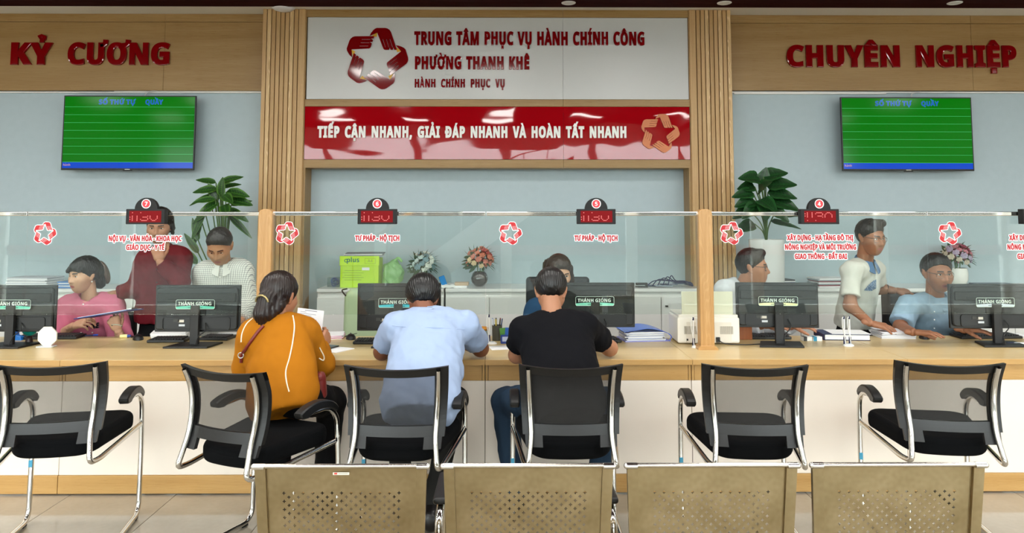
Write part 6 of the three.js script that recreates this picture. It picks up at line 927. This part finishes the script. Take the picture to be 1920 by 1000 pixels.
{ // long-haired clerk
  person({ label: 'woman with long brown hair half hidden behind the man in black', face: 10, skin: SK4, head: { yaw: 14, pitch: 18, scale: 0.98, jaw: 0.92 }, build: { r: 0.145, flat: 0.7, waist: 0.95, neck: 0.85 },
    J: { pel: P(1040, 690, -1.22).setY(0.54), head: P(1048, 512, -1.0), rsh: P(1003, 580, -1.06), lsh: P(1085, 580, -1.06), rel: P(992, 616, -0.98), rwr: P(1012, 609, -0.8), lel: P(1098, 616, -0.98), lwr: P(1075, 609, -0.8), lkn: V(0.48, 0.5, -0.93), rkn: V(0.24, 0.5, -0.93), lan: V(0.48, 0.1, -1), ran: V(0.24, 0.1, -1) },
    hair: { color: '#33241b', back: -0.2, thick: 0.012, extra: [[[0.078, 0.03, 0.0], [0.1, -0.16, 0.0], 0.03, 0.035], [[-0.078, 0.03, 0.0], [-0.1, -0.16, 0.0], 0.03, 0.035], [[0, 0.02, -0.1], [0, -0.18, -0.11], 0.06, 0.06], [[0.05, 0.03, -0.08], [0.06, -0.2, -0.07], 0.05, 0.045], [[-0.05, 0.03, -0.08], [-0.06, -0.2, -0.07], 0.05, 0.045]] },
    top: { name: 'blouse', m: cloth('#2b4c6e', 0.8), sleeve: 'long', g: 0.016, collar: 'band' }, hem: P(1040, 700, -1.22), bottom: { m: cloth('#16171c', 0.9), cell: 0.014 } });
}
{ // man with dark glasses frames in white shirt
  person({ label: 'man in white shirt with dark-framed glasses seated in profile', face: 36, skin: '#b27b5d', head: { yaw: 66, pitch: 2, scale: 1.0 }, build: { r: 0.155, flat: 0.68, waist: 0.98 }, glasses: { m: mat('#1a1718', 0.3), r: 0.0021 },
    J: { pel: P(1372, 690, -1.2).setY(0.54), head: P(1411, 502, -0.98), rsh: P(1359, 547, -0.97), lsh: P(1418, 550, -1.18), rel: P(1372, 616, -0.9), rwr: P(1428, 611, -0.76), lel: P(1450, 616, -1.06), lwr: P(1484, 612, -0.86), lkn: V(1.78, 0.5, -0.95), rkn: V(1.7, 0.5, -0.88), lan: V(1.75, 0.1, -0.98), ran: V(1.62, 0.1, -0.95) },
    lhand: { d: V(0.8, 0.02, 0.4), curl: [0.2, 0.3, 0.2] }, rhand: { d: V(0.8, 0.02, 0.3), curl: [0.15, 0.2, 0.15] }, hair: { color: '#121010', front: 0.07, back: -0.06, thick: 0.009, top: 0.006, extra: [[[-0.02, 0.105, 0.045], [0.03, 0.105, 0.055], 0.03, 0.03]] },
    top: { name: 'shirt', m: cloth('#d5d7db', 0.8), sleeve: 'long', g: 0.02, wr: 0.009, collar: 'roll', neckR: 0.058 }, hem: P(1372, 700, -1.2), bottom: { m: cloth('#16171c', 0.9), cell: 0.014 } });
}
{ // standing man in white polo
  const p = person({ label: 'man in white polo with blue collar standing and leaning over papers', face: 26, skin: '#98664a', head: { yaw: 20, pitch: 10, scale: 1.0, lid: 0.004 }, build: { r: 0.138, flat: 0.72, waist: 0.98 }, glasses: { m: mat('#5a5450', 0.3, { metalness: 0.6 }), r: 0.0014 },
    J: { pel: P(1594, 640, -1.28), head: P(1632, 446, -1.02), rsh: P(1596, 510, -1.0), lsh: P(1640, 506, -1.24), rel: P(1594, 574, -0.92), rwr: P(1631, 606, -0.74), lel: P(1648, 541, -1.3), lwr: P(1676, 545, -1.24), lkn: V(2.5, 0.48, -1.3), rkn: V(2.34, 0.48, -1.12), lan: V(2.48, 0.1, -1.4), ran: V(2.32, 0.1, -1.25) },
    rhand: { d: V(0.75, -0.16, 0.35), n: V(0.15, 0.95, 0.3), curl: [0.2, 0.25, 0.15], fan: 0.14 }, lhand: { d: V(0.9, -0.05, 0.1), n: V(0, 0.9, 0.3), curl: [0.4, 0.6, 0.4] }, hair: { color: '#15110f', front: 0.072, back: -0.06, thick: 0.008, top: 0.004, extra: [[[-0.03, 0.115, 0.04], [0.04, 0.115, 0.05], 0.028, 0.028]] },
    top: { name: 'polo_shirt', m: cloth('#cfccc3', 0.85), sleeve: 'short', len: 0.72, arm: 0.046, cuff: 0.049, g: 0.016, wr: 0.008, collar: 'points', collarM: cloth('#4f6f94', 0.85), neckR: 0.06 }, hem: P(1588, 612, -1.2), bottom: { m: cloth('#101116', 0.9), cell: 0.014 } });
  const blob = onto(p.topField, [[1620, 545], [1628, 535], [1637, 527], [1643, 524], [1643, 541], [1634, 546]], 0.008, 4.5), cx = blob.reduce((a, b) => a.add(b), V(0, 0, 0)).multiplyScalar(1 / 6).addScaledVector(p.f, 0.014), g = new THREE.BufferGeometry(), vs = []; for (let k = 0; k < 6; k++) for (const q of [cx, blob[(k + 1) % 6], blob[k]]) vs.push(q.x, q.y, q.z); g.setAttribute('position', new THREE.Float32BufferAttribute(vs, 3)); g.computeVertexNormals(); const spot = dataTex(64, 64, (x, y) => (wrapN(x / 4, y / 4, 16, 16, 3) > 0.12 ? [196, 208, 218] : [66, 96, 134])); const u = new Float32Array(36); for (let k = 0; k < 18; k++) { u[k * 2] = vs[k * 3] * 12; u[k * 2 + 1] = vs[k * 3 + 1] * 12; } g.setAttribute('uv', new THREE.BufferAttribute(u, 2)); part('chest_print', p.put(g), mat('#ffffff', 0.85, { map: spot, side: THREE.DoubleSide }), p.top);
  part('wrist_watch', p.put(new THREE.TorusGeometry(0.031, 0.007, 8, 24).rotateY(1.3).translate(...P(1664, 543, -1.27).toArray())), mat('#141414', 0.35), p.t);
}
{ // seated man in light blue shirt
  const p = person({ label: 'man in light blue shirt and rimless glasses with a hand on the mouse', face: -10, skin: '#986549', head: { yaw: 2, pitch: 6, scale: 1.04, wide: 1.06, open: 0.006, lips: '#8a4a42', lid: 0.0042 }, build: { r: 0.172, flat: 0.7, waist: 1.0, neck: 1.05 }, glasses: { m: mat('#8d8a84', 0.25, { metalness: 0.8 }), r: 0.0011 },
    J: { pel: P(1745, 690, -1.2).setY(0.54), head: P(1757, 513, -0.95), rsh: P(1702, 575, -0.98), lsh: P(1803, 578, -1.06), rel: P(1688, 613, -0.9), rwr: PY(1712, 623, 0.822), lel: P(1812, 615, -0.95), lwr: PY(1806, 618, 0.83), lkn: V(3.4, 0.5, -0.93), rkn: V(3.12, 0.5, -0.93), lan: V(3.4, 0.1, -1), ran: V(3.12, 0.1, -1) },
    rhand: { d: V(0.6, 0.03, 0.5), n: V(0, 1, 0), curl: [0.12, 0.25, 0.15], fan: 0.1 }, lhand: { d: V(0.5, 0.02, 0.5), curl: [0.15, 0.2, 0.15] }, hair: { color: '#0f0e0f', front: 0.082, sweep: 0.25, back: -0.06, thick: 0.011, wide: 1.05, top: 0.004 },
    top: { name: 'shirt', m: cloth('#8fa9be', 0.75), sleeve: 'short', len: 0.86, cuff: 0.066, g: 0.018, wr: 0.01, collar: 'points', neckR: 0.064 }, hem: P(1745, 700, -1.2), bottom: { m: cloth('#16171c', 0.9), cell: 0.014 } });
  for (const y of [585, 600, 616]) { const q = onto(p.topField, [[1752, y]], 0.001, 4.5)[0]; part('button', p.put(new THREE.SphereGeometry(0.0055, 10, 8).scale(1, 1, 0.5).translate(q.x, q.y, q.z)), mat('#e6ecf0', 0.3), p.top); }
}
renderer.render(scene, camera);
